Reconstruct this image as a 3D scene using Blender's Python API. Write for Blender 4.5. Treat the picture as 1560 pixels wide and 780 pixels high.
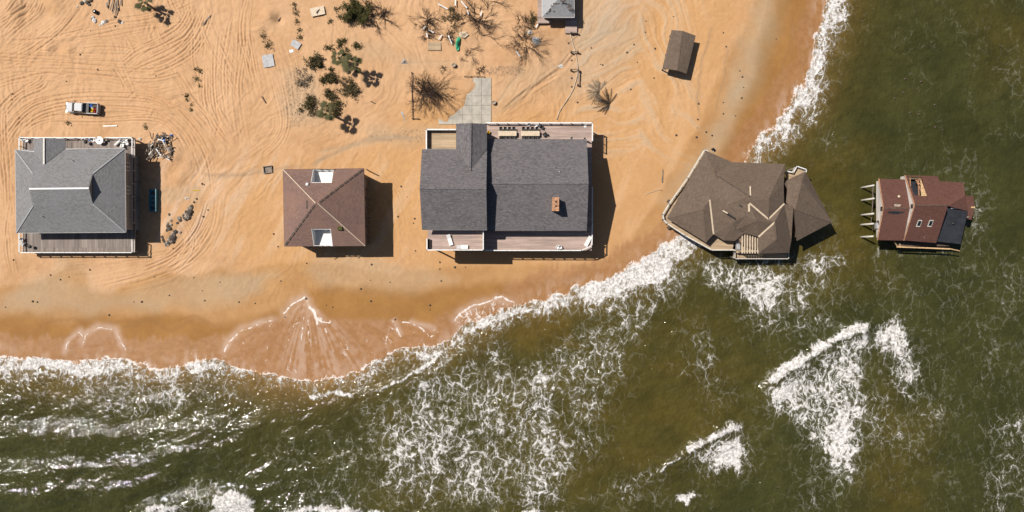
import bpy, math, random
import numpy as np
from mathutils import Vector, Matrix
R = math.radians
random.seed(7)
for o in list(bpy.data.objects): bpy.data.objects.remove(o)
SC = bpy.context.scene
COL = SC.collection

# ------------------------------------------------------------------ camera, sky, sun, exposure
H = 130.0                       # height of the drone over the sand
S = 183.0 / 1560.0              # metres on the sand per photo pixel
cam = bpy.data.cameras.new('camera'); camo = bpy.data.objects.new('camera', cam); COL.objects.link(camo)
camo.location = (0, 0, H); camo.rotation_euler = (0, 0, 0)
cam.sensor_width = 36; cam.lens = 36 * H / 183.0; cam.clip_start = 1; cam.clip_end = 20000
SC.camera = camo
SUN = Vector((-0.5775, 0.2888, 1.0)).normalized()
ELEV = math.asin(SUN.z)
w = bpy.data.worlds.new('World'); SC.world = w; w.use_nodes = True
nt = w.node_tree; bg = nt.nodes['Background']
sky = nt.nodes.new('ShaderNodeTexSky'); sky.sky_type = 'NISHITA'; sky.sun_disc = False
sky.sun_elevation = ELEV; sky.sun_rotation = math.atan2(SUN.x, SUN.y)
nt.links.new(sky.outputs[0], bg.inputs[0]); bg.inputs[1].default_value = 0.05
sl = bpy.data.lights.new('sun', 'SUN'); sl.energy = 5.0; sl.angle = R(0.5); sl.color = (1.0, 0.94, 0.85)
so = bpy.data.objects.new('sun', sl); COL.objects.link(so); so.rotation_euler = SUN.to_track_quat('Z', 'Y').to_euler()
so.location = (0, 0, 200)
SC.view_settings.view_transform = 'Standard'; SC.view_settings.look = 'None'
SC.view_settings.gamma = 1; SC.view_settings.use_curve_mapping = False
SC.view_settings.exposure = 0.38
SC.render.resolution_x = 1024; SC.render.resolution_y = 512
SC.render.engine = 'CYCLES'

# ------------------------------------------------------------------ helpers
def W(px, py, h=0.0):
    """world point at height h seen at photo pixel (px, py)"""
    f = S * (H - h) / H
    return Vector(((px - 780) * f, (390 - py) * f, h))
def on_plane(px, py, a, b, c):
    n = (b - a).cross(c - a); o = Vector((0, 0, H)); d = W(px, py, 0) - o
    t = (a - o).dot(n) / d.dot(n)
    return o + d * t
def tag(o, label=None, cat=None, group=None, kind=None):
    if label: o['label'] = label
    if cat: o['category'] = cat
    if group: o['group'] = group
    if kind: o['kind'] = kind
    return o
def thing(name, label, cat, loc=(0, 0, 0), rz=0, group=None):
    o = bpy.data.objects.new(name, None); COL.objects.link(o); o.empty_display_size = .3
    o.location = loc; o.rotation_euler = (0, 0, rz)
    return tag(o, label, cat, group)
def origin_of(p):
    v = Vector((0, 0, 0))
    while p is not None: v = v + p.location; p = p.parent
    return v
def copy_tree(o, parent=None):
    c = o.copy(); COL.objects.link(c); c.parent = parent
    for ch in o.children: copy_tree(ch, c)
    return c

class MB:
    def __init__(s): s.v = []; s.f = []; s.sm = []
    def add(s, vs, fs, smooth=False):
        n = len(s.v); s.v += [tuple(x) for x in vs]; s.f += [tuple(i + n for i in f) for f in fs]; s.sm += [smooth] * len(fs)
        return s
    def box(s, x0, y0, z0, x1, y1, z1):
        vs = [(x0,y0,z0),(x1,y0,z0),(x1,y1,z0),(x0,y1,z0),(x0,y0,z1),(x1,y0,z1),(x1,y1,z1),(x0,y1,z1)]
        return s.add(vs, [(3,2,1,0),(4,5,6,7),(0,1,5,4),(1,2,6,5),(2,3,7,6),(3,0,4,7)])
    def bar(s, p, q, w, h, taper=1.0):
        """rectangular bar from p to q, w wide, h high"""
        p = Vector(p); q = Vector(q); d = (q - p).normalized()
        up = Vector((0,0,1)) if abs(d.z) < .95 else Vector((0,1,0))
        a = d.cross(up).normalized(); b = a.cross(d).normalized()
        vs = []
        for c, k in ((p, 1), (q, taper)):
            vs += [c - a*w/2*k - b*h/2*k, c + a*w/2*k - b*h/2*k, c + a*w/2*k + b*h/2*k, c - a*w/2*k + b*h/2*k]
        return s.add(vs, [(0,3,2,1),(4,5,6,7),(0,1,5,4),(1,2,6,5),(2,3,7,6),(3,0,4,7)])
    def tube(s, pts, rs, n=6, smooth=True, cap=True):
        pts = [Vector(p) for p in pts]
        if not hasattr(rs, '__len__'): rs = [rs] * len(pts)
        vs = []; fs = []
        for i, p in enumerate(pts):
            d = (pts[min(i+1, len(pts)-1)] - pts[max(i-1, 0)])
            d = d.normalized() if d.length > 1e-9 else Vector((0,0,1))
            up = Vector((0,0,1)) if abs(d.z) < .9 else Vector((1,0,0))
            a = d.cross(up).normalized(); b = a.cross(d)
            for k in range(n):
                t = 2*math.pi*k/n; vs.append(p + a*math.cos(t)*rs[i] + b*math.sin(t)*rs[i])
        for i in range(len(pts)-1):
            for k in range(n):
                j = (k+1) % n; fs.append((i*n+k, i*n+j, (i+1)*n+j, (i+1)*n+k))
        if cap: fs.append(tuple(range(n))[::-1]); fs.append(tuple((len(pts)-1)*n + k for k in range(n)))
        return s.add(vs, fs, smooth)
    def lathe(s, c, prof, n=16, smooth=True):
        """prof = [(r, z)...] about the vertical through c"""
        c = Vector(c); vs = []; fs = []
        for r, z in prof:
            for k in range(n):
                t = 2*math.pi*k/n; vs.append((c.x + r*math.cos(t), c.y + r*math.sin(t), c.z + z))
        for i in range(len(prof)-1):
            for k in range(n):
                j = (k+1) % n; fs.append((i*n+k, i*n+j, (i+1)*n+j, (i+1)*n+k))
        fs.append(tuple(range(n))[::-1]); fs.append(tuple((len(prof)-1)*n + k for k in range(n)))
        return s.add(vs, fs, smooth)
    def prism(s, poly, z0, z1):
        """upright prism over a list of points; z0/z1 numbers or lists"""
        n = len(poly); a = z0 if hasattr(z0, '__len__') else [z0]*n; b = z1 if hasattr(z1, '__len__') else [z1]*n
        if sum(poly[i][0]*poly[(i+1)%n][1] - poly[(i+1)%n][0]*poly[i][1] for i in range(n)) < 0:
            poly = poly[::-1]; a = a[::-1]; b = b[::-1]
        vs = [(p[0], p[1], a[i]) for i, p in enumerate(poly)] + [(p[0], p[1], b[i]) for i, p in enumerate(poly)]
        fs = [tuple(range(n))[::-1], tuple(range(n, 2*n))] + [(i, (i+1)%n, n+(i+1)%n, n+i) for i in range(n)]
        return s.add(vs, fs)
    def slab(s, faces, th=.18):
        """closed slab under a set of connected faces given as point lists"""
        key = {}; vs = []; fs = []
        for f in faces:
            f = [Vector(p) for p in f]
            nz = sum((f[i].x*f[(i+1)%len(f)].y - f[(i+1)%len(f)].x*f[i].y) for i in range(len(f)))
            if nz < 0: f = f[::-1]
            idx = []
            for p in f:
                k = (round(p.x, 2), round(p.y, 2), round(p.z, 2))
                if k not in key: key[k] = len(vs); vs.append(p)
                if not idx or idx[-1] != key[k]: idx.append(key[k])
            fs.append(tuple(idx))
        n = len(vs); edges = {}
        for f in fs:
            for i in range(len(f)):
                edges[(f[i], f[(i+1) % len(f)])] = 1
        out = list(fs) + [tuple(i + n for i in f)[::-1] for f in fs]
        for (a, b) in edges:
            if (b, a) not in edges: out.append((a, a + n, b + n, b))
        return s.add(vs + [v - Vector((0, 0, th)) for v in vs], out)
    def transform(s, M):
        s.v = [tuple(M @ Vector(p)) for p in s.v]; return s
    def build(s, name, mat, parent=None, uv=True, org=None):
        if org is None: org = origin_of(parent) if parent is not None else None
        if org is None:
            a = np.array(s.v); org = Vector((float(a[:,0].mean()), float(a[:,1].mean()), float(a[:,2].min())))
        arr = np.array(s.v, dtype=np.float64) - np.array(org)
        me = bpy.data.meshes.new(name); me.from_pydata([tuple(x) for x in arr], [], s.f)
        me.polygons.foreach_set('use_smooth', s.sm)
        if uv:
            l = me.uv_layers.new(name='UVMap'); data = np.zeros(len(me.loops)*2, np.float32)
            for p in me.polygons:
                nrm = p.normal
                if abs(nrm.z) > .995: t = Vector((1,0,0)); b = Vector((0,1,0))
                else:
                    t = Vector((0,0,1)).cross(nrm).normalized(); b = nrm.cross(t)
                for li in p.loop_indices:
                    q = Vector(s.v[me.loops[li].vertex_index])
                    data[2*li] = q.dot(t); data[2*li+1] = q.dot(b)
            l.data.foreach_set('uv', data)
        me.materials.append(mat); me.update()
        o = bpy.data.objects.new(name, me); COL.objects.link(o)
        if parent is not None: o.parent = parent
        else: o.location = org
        return o

# ------------------------------------------------------------------ materials
def newmat(name):
    m = bpy.data.materials.new(name); m.use_nodes = True; return m, m.node_tree, m.node_tree.nodes['Principled BSDF']
def N(nt, t, **k):
    n = nt.nodes.new('ShaderNode' + t)
    for a, b in k.items(): setattr(n, a, b)
    return n
def L(nt, a, b): nt.links.new(a, b)
def math_(nt, op, a, b=None, clamp=False):
    n = N(nt, 'Math', operation=op); n.use_clamp = clamp
    for i, x in enumerate((a, b)):
        if x is None: continue
        if isinstance(x, (int, float)): n.inputs[i].default_value = x
        else: L(nt, x, n.inputs[i])
    return n.outputs[0]
def mixc(nt, f, a, b, mode='MIX'):
    n = N(nt, 'Mix', data_type='RGBA', blend_type=mode)
    for i, x in ((0, f), (6, a), (7, b)):
        if isinstance(x, (int, float)): n.inputs[i].default_value = x
        elif isinstance(x, tuple): n.inputs[i].default_value = (*x[:3], 1)
        else: L(nt, x, n.inputs[i])
    return n.outputs[2]
def noise(nt, vec, scale, detail=3, rough=.55):
    n = N(nt, 'TexNoise'); n.inputs['Scale'].default_value = scale; n.inputs['Detail'].default_value = detail
    n.inputs['Roughness'].default_value = rough
    if vec is not None: L(nt, vec, n.inputs['Vector'])
    return n.outputs['Fac']
def ramp(nt, fac, lo, hi, smooth=True):
    n = N(nt, 'MapRange', interpolation_type='SMOOTHSTEP' if smooth else 'LINEAR')
    L(nt, fac, n.inputs[0])
    for i, x in ((1, lo), (2, hi)):
        if isinstance(x, (int, float)): n.inputs[i].default_value = x
        else: L(nt, x, n.inputs[i])
    return n.outputs[0]
def attr(nt, name):
    n = N(nt, 'Attribute', attribute_name=name); return n.outputs['Fac']
def bump(nt, h, strength, dist, bsdf, normal=None):
    n = N(nt, 'Bump'); n.inputs['Strength'].default_value = strength; n.inputs['Distance'].default_value = dist
    L(nt, h, n.inputs['Height']); L(nt, n.outputs[0], bsdf.inputs['Normal']); return n

def m_plain(name, c, rough=.7, var=.15, sc=3.0, metal=0, c2=None):
    m, t, b = newmat(name)
    tc = N(t, 'TexCoord'); f = noise(t, tc.outputs['Object'], sc, 5, .6)
    c2 = c2 or tuple(x*(1-var*1.6) for x in c)
    col = mixc(t, ramp(t, f, .3, .7), c2, tuple(min(1, x*(1+var*.5)) for x in c))
    L(t, col, b.inputs['Base Color']); b.inputs['Roughness'].default_value = rough; b.inputs['Metallic'].default_value = metal
    f2 = noise(t, tc.outputs['Object'], sc*6, 3); bump(t, f2, .25, .01, b)
    return m
def m_shingle(name, c, dark=.6, streak=.35, warm=None):
    m, t, b = newmat(name)
    uv = N(t, 'UVMap')
    br = N(t, 'TexBrick'); br.offset = .5; L(t, uv.outputs[0], br.inputs['Vector'])
    br.inputs['Scale'].default_value = 1; br.inputs['Brick Width'].default_value = .42; br.inputs['Row Height'].default_value = .21
    br.inputs['Mortar Size'].default_value = .012; br.inputs['Bias'].default_value = 0.0
    br.inputs['Color1'].default_value = (*c, 1); br.inputs['Color2'].default_value = (*[x*dark for x in c], 1)
    br.inputs['Mortar'].default_value = (*[x*.35 for x in c], 1)
    mp = N(t, 'Mapping'); L(t, uv.outputs[0], mp.inputs[0]); mp.inputs['Scale'].default_value = (1.6, 4.5, 1)
    f = noise(t, mp.outputs[0], 1.2, 6, .75)
    col = mixc(t, ramp(t, f, .25, .75), tuple(1-streak for _ in c), tuple(1+streak*.5 for _ in c))
    col2 = mixc(t, 1.0, br.outputs[0], col, 'MULTIPLY')
    g = noise(t, uv.outputs[0], .22, 4, .6)
    col3 = mixc(t, math_(t, 'MULTIPLY', ramp(t, g, .4, .7), .5), col2, tuple(x for x in (warm or tuple(q*.8 for q in c))))
    sp = noise(t, uv.outputs[0], 9, 2, .8)
    col4 = mixc(t, math_(t, 'MULTIPLY', ramp(t, sp, .5, .85), .35), col3, tuple(min(1, x*1.9) for x in c))
    L(t, col4, b.inputs['Base Color']); b.inputs['Roughness'].default_value = .92
    b.inputs['Specular IOR Level'].default_value = .2
    hh = math_(t, 'ADD', br.outputs['Fac'], math_(t, 'MULTIPLY', sp, -1.2)); bump(t, hh, .35, -.03, b)
    return m
def m_planks(name, c, along='x', c2=None, width=.15, length=3.6):
    m, t, b = newmat(name)
    uv = N(t, 'UVMap'); mp = N(t, 'Mapping'); L(t, uv.outputs[0], mp.inputs[0])
    if along == 'y': mp.inputs['Rotation'].default_value = (0, 0, R(90))
    br = N(t, 'TexBrick'); br.offset = .37; L(t, mp.outputs[0], br.inputs['Vector'])
    br.inputs['Scale'].default_value = 1; br.inputs['Brick Width'].default_value = length; br.inputs['Row Height'].default_value = width
    br.inputs['Mortar Size'].default_value = .006
    c2 = c2 or tuple(x*.72 for x in c)
    br.inputs['Color1'].default_value = (*c, 1); br.inputs['Color2'].default_value = (*c2, 1); br.inputs['Mortar'].default_value = (*[x*.3 for x in c], 1)
    mp2 = N(t, 'Mapping'); L(t, mp.outputs[0], mp2.inputs[0]); mp2.inputs['Scale'].default_value = (.12, 1.4, 1)
    f = noise(t, mp2.outputs[0], 1.0, 5, .7)
    col = mixc(t, 1.0, br.outputs[0], mixc(t, ramp(t, f, .3, .7), (.62, .62, .62), (1.1, 1.1, 1.1)), 'MULTIPLY')
    L(t, col, b.inputs['Base Color']); b.inputs['Roughness'].default_value = .85
    bump(t, br.outputs['Fac'], .4, -.02, b)
    return m

M = {}
M['roof_grey'] = m_shingle('roof_grey', (.215, .212, .215), .75, .34, (.17, .17, .18))
M['roof_slate'] = m_shingle('roof_slate', (.155, .142, .148), .6, .36)
M['roof_brown'] = m_shingle('roof_brown', (.200, .125, .105), .75, .22, (.21, .12, .085))
M['roof_taupe'] = m_shingle('roof_taupe', (.142, .103, .077), .72, .30, (.115, .085, .065))
M['roof_red'] = m_shingle('roof_red', (.122, .055, .042), .78, .30, (.095, .048, .04))
M['roof_light'] = m_shingle('roof_light', (.33, .335, .345), .85, .2)
M['black_felt'] = m_plain('black_felt', (.016, .018, .024), .55, .5, 1.2, c2=(.010, .011, .014))
M['white'] = m_plain('white', (.62, .61, .60), .55, .1)
M['off_white'] = m_plain('off_white', (.50, .47, .42), .6, .15)
M['cream'] = m_plain('cream', (.50, .40, .29), .7, .15)
M['wood_old'] = m_plain('wood_old', (.20, .165, .135), .85, .35, 4)
M['wood_dark'] = m_plain('wood_dark', (.085, .06, .045), .85, .35, 4)
M['wood_new'] = m_plain('wood_new', (.50, .33, .17), .75, .25, 3)
M['siding'] = m_planks('siding', (.24, .23, .22), 'x', (.22, .21, .20), .2, 6)
M['siding_brown'] = m_planks('siding_brown', (.20, .14, .10), 'x', None, .2, 6)
M['siding_white'] = m_planks('siding_white', (.62, .57, .53), 'x', (.58, .53, .49), .2, 8)
M['deck_old'] = m_planks('deck_old', (.245, .200, .175), 'y', (.15, .12, .105), .28, 4.0)
M['deck_pink'] = m_planks('deck_pink', (.40, .295, .255), 'x', (.335, .25, .212), .16, 5)
M['deck_tan'] = m_planks('deck_tan', (.42, .31, .20), 'x', (.35, .25, .155), .16, 4)
M['glass'] = m_plain('glass', (.010, .013, .018), .25, .2)
M['brick'] = m_plain('brick', (.44, .23, .125), .85, .4, 5)
M['concrete'] = m_plain('concrete', (.34, .31, .265), .85, .15, .8)
M['rock'] = m_plain('rock', (.10, .08, .065), .9, .4, 5)
M['rubble'] = m_plain('rubble', (.34, .28, .22), .9, .4, 3)
M['blue'] = m_plain('blue', (.05, .20, .62), .5, .2)
M['teal'] = m_plain('teal', (.01, .14, .19), .45, .2)
M['green'] = m_plain('green', (.01, .30, .14), .5, .3)
M['black'] = m_plain('black', (.014, .014, .016), .6, .2)
M['grey'] = m_plain('grey', (.30, .30, .31), .6, .2)
M['red'] = m_plain('red', (.26, .010, .008), .7, .1)
M['yellow'] = m_plain('yellow', (.45, .30, .01), .7, .1)
M['rope'] = m_plain('rope', (.42, .33, .24), .9, .2)
M['twig'] = m_plain('twig', (.075, .052, .040), .95, .35, 3)
M['twig_pale'] = m_plain('twig_pale', (.24, .19, .15), .95, .3, 3)
M['leaf'] = m_plain('leaf', (.040, .042, .012), .8, .5, 1.5, c2=(.070, .062, .024))
M['leaf_dark'] = m_plain('leaf_dark', (.045, .040, .014), .8, .5, 1.5, c2=(.085, .066, .034))
M['frond_dry'] = m_plain('frond_dry', (.23, .175, .12), .85, .4, 2)
M['frond'] = m_plain('frond', (.040, .042, .014), .6, .45, .9, c2=(.075, .060, .026))
M['bark'] = m_plain('bark', (.14, .10, .075), .95, .4, 6)
M['tyre'] = m_plain('tyre', (.02, .02, .02), .85, .1)
M['alloy'] = m_plain('alloy', (.5, .5, .52), .3, .1, metal=.8)
M['lamp'] = m_plain('lamp', (.35, .35, .34), .15, .05)
for k_ in ('frond', 'frond_dry', 'leaf', 'leaf_dark', 'twig', 'twig_pale', 'red', 'yellow'): M[k_].node_tree.nodes['Principled BSDF'].inputs['Specular IOR Level'].default_value = .12
m, t, b = newmat('car_paint'); b.inputs['Base Color'].default_value = (.42, .43, .45, 1); b.inputs['Roughness'].default_value = .55
b.inputs['Metallic'].default_value = 0; b.inputs['Specular IOR Level'].default_value = .25; M['paint'] = m

# ------------------------------------------------------------------ numpy noise and distances
def vnoise(x, y, seed=0):
    xi = np.floor(x).astype(np.int64); yi = np.floor(y).astype(np.int64); fx = x - xi; fy = y - yi
    fx = fx*fx*fx*(fx*(fx*6-15)+10); fy = fy*fy*fy*(fy*(fy*6-15)+10)
    def h(a, b):
        n = (a*374761393 + b*668265263 + seed*974634777) & 0xffffffff
        n = ((n ^ (n >> 13)) * 1274126177) & 0xffffffff
        n = (n ^ (n >> 16)) & 0xffffffff
        return (n & 0xffff).astype(np.float64) / 65535.0
    a = h(xi, yi); b_ = h(xi+1, yi); c = h(xi, yi+1); d = h(xi+1, yi+1)
    return (a*(1-fx)+b_*fx)*(1-fy) + (c*(1-fx)+d*fx)*fy
def fbm(x, y, oct=4, seed=0, gain=.5):
    s = 0; a = 1; t = 0
    for i in range(oct):
        s = s + a*vnoise(x*2**i + 17.3*i, y*2**i - 9.1*i, seed+i); t += a; a *= gain
    return s/t
def seg_dist(U, V, pts, closed=False):
    best = np.full(U.shape, 1e18); par = np.zeros(U.shape)
    P = list(pts) + ([pts[0]] if closed else [])
    for i in range(len(P)-1):
        ax, ay = P[i]; bx, by = P[i+1]; dx, dy = bx-ax, by-ay
        t = np.clip(((U-ax)*dx + (V-ay)*dy)/(dx*dx+dy*dy+1e-9), 0, 1)
        d = (U-ax-t*dx)**2 + (V-ay-t*dy)**2
        m_ = d < best; best = np.where(m_, d, best); par = np.where(m_, i+t, par)
    return np.sqrt(best), par/(len(P)-1)
def inside(U, V, poly):
    r = np.zeros(U.shape, bool); n = len(poly)
    for i in range(n):
        x1, y1 = poly[i]; x2, y2 = poly[(i+1) % n]
        c = ((y1 > V) != (y2 > V)) & (U < (x2-x1)*(V-y1)/((y2-y1) if y2 != y1 else 1e-9) + x1)
        r ^= c
    return r
def bbox_idx(U, V, pts, pad):
    xs = [p[0] for p in pts]; ys = [p[1] for p in pts]
    return np.nonzero((U > min(xs)-pad) & (U < max(xs)+pad) & (V > min(ys)-pad) & (V < max(ys)+pad))
def poly_soft(U, V, poly, soft):
    out = np.zeros(U.shape); ix = bbox_idx(U, V, poly, soft)
    u, v = U[ix], V[ix]
    d, _ = seg_dist(u, v, poly, True); s = np.where(inside(u, v, poly), d, -d)
    x = np.clip(s/soft*.5+.5, 0, 1); out[ix] = x*x*(3-2*x); return out
def stroke(U, V, pts, width, fade_ends=True):
    out = np.zeros(U.shape); ix = bbox_idx(U, V, pts, width*2.5)
    d, p = seg_dist(U[ix], V[ix], pts)
    o = np.exp(-(d/width)**2)
    if fade_ends: o = o*np.clip(np.minimum(p, 1-p)*8, 0, 1)
    out[ix] = o; return out
def sstep(x, a, b_):
    t = np.clip((x-a)/(b_-a), 0, 1); return t*t*(3-2*t)

SHORE = [(-40000, 548), (-60, 543), (0, 546), (40, 549), (80, 555), (130, 548), (200, 551), (290, 556), (330, 548), (352, 562), (400, 574), (440, 580), (500, 573),
         (560, 553), (620, 534), (680, 512), (740, 484), (790, 464), (850, 442), (910, 430), (960, 407), (1000, 383), (1035, 361), (1075, 322), (1110, 282), (1140, 248),
         (1165, 218), (1200, 178), (1224, 132), (1243, 82), (1258, 34), (1270, 0), (1292, -70), (1700, -1500), (8000, -40000)]
LAND = SHORE + [(-40000, -40000)]
ZS = -0.6
def shore_d(U, V, X, Y):
    """metres inland (+) or out to sea (-)"""
    d, p = seg_dist(U, V, SHORE); d = np.where(inside(U, V, LAND), d, -d)*S
    wob = (fbm(X/7.0, Y/7.0, 4, 3)-.5)*4.0 + (fbm(X/1.6, Y/1.6, 3, 5)-.5)*1.1
    return d + wob*np.exp(-(np.abs(d)/9)**2), d

def axis(lo, hi, step, far_lo, far_hi):
    core = np.arange(lo, hi+step*.5, step); a = []; s_ = step; x = core[-1]
    while x < far_hi: s_ *= 1.35; x += s_; a.append(x)
    b = []; s_ = step; x = core[0]
    while x > far_lo: s_ *= 1.35; x -= s_; b.append(x)
    return np.concatenate([np.array(b[::-1]), core, np.array(a)])
def sheet(name, X, Y, Z, keep, attrs, mat):
    ny, nx = X.shape
    I = np.arange(nx*ny).reshape(ny, nx)
    q = np.stack([I[:-1,:-1], I[:-1,1:], I[1:,1:], I[1:,:-1]], -1).reshape(-1, 4)
    kf = keep.ravel()[q].any(1); q = q[kf]
    used = np.zeros(nx*ny, bool); used[q.ravel()] = True; remap = np.cumsum(used)-1; q = remap[q]
    co = np.stack([X.ravel(), Y.ravel(), Z.ravel()], -1)[used].astype(np.float32)
    me = bpy.data.meshes.new(name); me.vertices.add(len(co)); me.vertices.foreach_set('co', co.ravel())
    me.loops.add(q.size); me.loops.foreach_set('vertex_index', q.ravel().astype(np.int32))
    me.polygons.add(len(q)); me.polygons.foreach_set('loop_start', np.arange(0, q.size, 4, dtype=np.int32))
    me.polygons.foreach_set('use_smooth', np.ones(len(q), bool))
    for k, a in attrs.items():
        at = me.attributes.new(k, 'FLOAT', 'POINT'); at.data.foreach_set('value', a.ravel()[used].astype(np.float32))
    me.update(calc_edges=True); me.validate()
    me.materials.append(mat)
    o = bpy.data.objects.new(name, me); COL.objects.link(o); o['kind'] = 'structure'; return o

def foam_nodes(t, dens, stretch=(1.0, .42)):
    geo = N(t, 'NewGeometry')
    def warpn(sc, amt, vec):
        n = N(t, 'TexNoise'); n.inputs['Scale'].default_value = sc; n.inputs['Detail'].default_value = 3; L(t, vec, n.inputs['Vector'])
        s_ = N(t, 'VectorMath', operation='SUBTRACT'); L(t, n.outputs['Color'], s_.inputs[0]); s_.inputs[1].default_value = (.5, .5, .5)
        k = N(t, 'VectorMath', operation='SCALE'); L(t, s_.outputs[0], k.inputs[0]); k.inputs['Scale'].default_value = amt
        a = N(t, 'VectorMath', operation='ADD'); L(t, vec, a.inputs[0]); L(t, k.outputs[0], a.inputs[1]); return a.outputs[0]
    p0 = N(t, 'VectorMath', operation='MULTIPLY'); L(t, geo.outputs['Position'], p0.inputs[0]); p0.inputs[1].default_value = (1, 1, 0)
    p = warpn(.2, 4.5, p0.outputs[0]); p = warpn(.7, 1.2, p); p = warpn(2.4, .30, p)
    mp = N(t, 'Mapping'); L(t, p, mp.inputs[0]); mp.inputs['Rotation'].default_value = (0, 0, R(-6)); mp.inputs['Scale'].default_value = (stretch[0], stretch[1], 1)
    def vor(sc, w):
        v = N(t, 'TexVoronoi', feature='DISTANCE_TO_EDGE'); v.inputs['Scale'].default_value = sc; L(t, mp.outputs[0], v.inputs['Vector'])
        return math_(t, 'SUBTRACT', 1.0, math_(t, 'DIVIDE', v.outputs['Distance'], w), True)
    v1 = vor(.62, .24); v2 = vor(1.5, .30)
    lace = math_(t, 'POWER', math_(t, 'MAXIMUM', v1, math_(t, 'MULTIPLY', v2, .84)), 1.8)
    n1 = noise(t, p0.outputs[0], .38, 5, .65)
    n2 = noise(t, p0.outputs[0], 2.6, 4, .7)
    n3 = noise(t, p0.outputs[0], .85, 4, .65)
    lace = math_(t, 'MULTIPLY', lace, ramp(t, n3, .33, .52))
    val = math_(t, 'ADD', math_(t, 'MULTIPLY', lace, .60), math_(t, 'ADD', math_(t, 'MULTIPLY', n1, .50), math_(t, 'MULTIPLY', n2, .24)))
    # a threshold that falls as the density rises
    th = math_(t, 'SUBTRACT', 1.33, math_(t, 'MULTIPLY', dens, 1.10))
    f = ramp(t, math_(t, 'SUBTRACT', val, th), -.05, .30)
    return math_(t, 'MULTIPLY', f, ramp(t, dens, .02, .12)), val, p0.outputs[0]

# ------------------------------------------------------------------ sand
TR = []                                     # wheel tracks: (points, width px, depth)
rg = random.Random(11)
GUIDE = []
def bundle(pts, spread, n, depth=.07, wd=1.05, jit=4):
    GUIDE.append((pts, spread, depth))
    for i in range(int(n*2.3) if n > 2 else n):
        off = (rg.random()-.5)*2*spread if n > 2 else (i-.5)*2*spread; sh = rg.uniform(-.15, .15)
        a0 = rg.uniform(-.0, .35); a1 = rg.uniform(.65, 1); out = []
        m_ = 26; ph = rg.uniform(0, 6)
        for k in range(m_+1):
            u = (a0+(a1-a0)*k/m_)*(len(pts)-1); j = min(int(u), len(pts)-2); f = u-j
            def cp(i_): return pts[max(0, min(len(pts)-1, i_))]
            p0, p1, p2, p3 = cp(j-1), cp(j), cp(j+1), cp(j+2)
            q = [.5*((2*p1[c])+(-p0[c]+p2[c])*f+(2*p0[c]-5*p1[c]+4*p2[c]-p3[c])*f*f+(-p0[c]+3*p1[c]-3*p2[c]+p3[c])*f**3) for c in (0, 1)]
            tx, ty = p2[0]-p1[0], p2[1]-p1[1]; l = math.hypot(tx, ty)+1e-6
            o = off*(1+sh*(k/m_-.5)*2) + math.sin(k/m_*5+ph)*jit*.4
            out.append((q[0]-ty/l*o, q[1]+tx/l*o))
        TR.append((out, wd*rg.uniform(.8, 1.2), depth*rg.uniform(.4, 1.1)))
bundle([(-20, 84), (60, 88), (130, 92), (200, 96)], 10, 14)
bundle([(-20, 108), (60, 104), (140, 106), (230, 112), (280, 100)], 10, 12)
bundle([(-10, 60), (60, 58), (120, 48), (170, 33), (230, 25), (300, -5)], 5, 6)
bundle([(90, 62), (160, 52), (220, 40), (290, 32)], 8, 5)
bundle([(180, 108), (215, 80), (255, 62), (285, 40), (300, 5)], 14, 16, .08)
bundle([(190, 120), (235, 100), (275, 80), (300, 50), (315, 10)], 14, 12, .08)
bundle([(175, 95), (190, 120), (205, 155)], 8, 6)
bundle([(285, -10), (291, 50), (292, 90), (306, 140)], 2.2, 2, .10)
bundle([(303, -10), (307, 60), (306, 120)], 2.4, 2, .10)
bundle([(345, -10), (330, 60), (327, 130), (340, 190), (375, 250)], 2.6, 2, .09)
bundle([(362, -10), (346, 60), (342, 130), (352, 200)], 2.6, 2, .11)
bundle([(262, 100), (285, 140), (310, 175), (345, 220)], 9, 10)
bundle([(318, 95), (318, 150), (335, 190), (365, 225)], 14, 8)
bundle([(-10, 262), (12, 210), (45, 172), (95, 155), (170, 152), (240, 160), (285, 195), (312, 240), (322, 300)], 14, 26, .09)
bundle([(30, 200), (70, 180), (150, 180), (235, 178), (275, 205), (296, 250)], 8, 9, .07)
bundle([(5, 130), (5, 200), (10, 260), (16, 330)], 7, 10, .08)
bundle([(-10, 130), (30, 118), (80, 112), (130, 128), (170, 150)], 8, 12, .06)
bundle([(-5, 62), (20, 40), (45, 15), (60, -10)], 12, 16, .08)
bundle([(-5, 30), (20, 14), (35, -10)], 8, 6, .08)
bundle([(140, 432), (210, 415), (262, 392), (300, 350), (318, 300)], 7, 9, .06)
bundle([(160, 440), (230, 425), (290, 398), (325, 350), (335, 290)], 9, 6, .05)
bundle([(0, 175), (25, 150), (60, 130), (70, 115)], 8, 10, .07)
bundle([(380, -10), (372, 40), (382, 100), (395, 160)], 10, 8, .06)
bundle([(250, -10), (262, 20), (285, 50)], 20, 10, .06)
bundle([(430, 62), (444, 110), (452, 170)], 8, 3, .04)
bundle([(760, 180), (800, 145), (850, 110), (880, 75)], 4, 4, .09, 2.0)
bundle([(20, 300), (14, 360), (22, 420)], 6, 5, .04)
bundle([(60, 140), (110, 122), (170, 125), (230, 140), (280, 130)], 12, 7, .05)
bundle([(-10, 100), (40, 75), (90, 40), (120, 0)], 13, 7, .06)
bundle([(120, 70), (180, 70), (240, 85), (290, 120)], 13, 6, .05)
bundle([(200, 130), (240, 150), (290, 170), (330, 215)], 13, 7, .06)
bundle([(310, 0), (320, 50), (350, 110), (385, 170)], 13, 6, .05)
bundle([(370, 0), (365, 70), (360, 140), (372, 220)], 12, 6, .05)
bundle([(240, 0), (250, 60), (300, 100), (340, 130)], 12, 5, .05)
bundle([(270, 320), (290, 370), (260, 410), (200, 430)], 10, 5, .05)
bundle([(90, 410), (200, 400), (290, 380), (330, 330)], 9, 4, .04)
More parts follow.
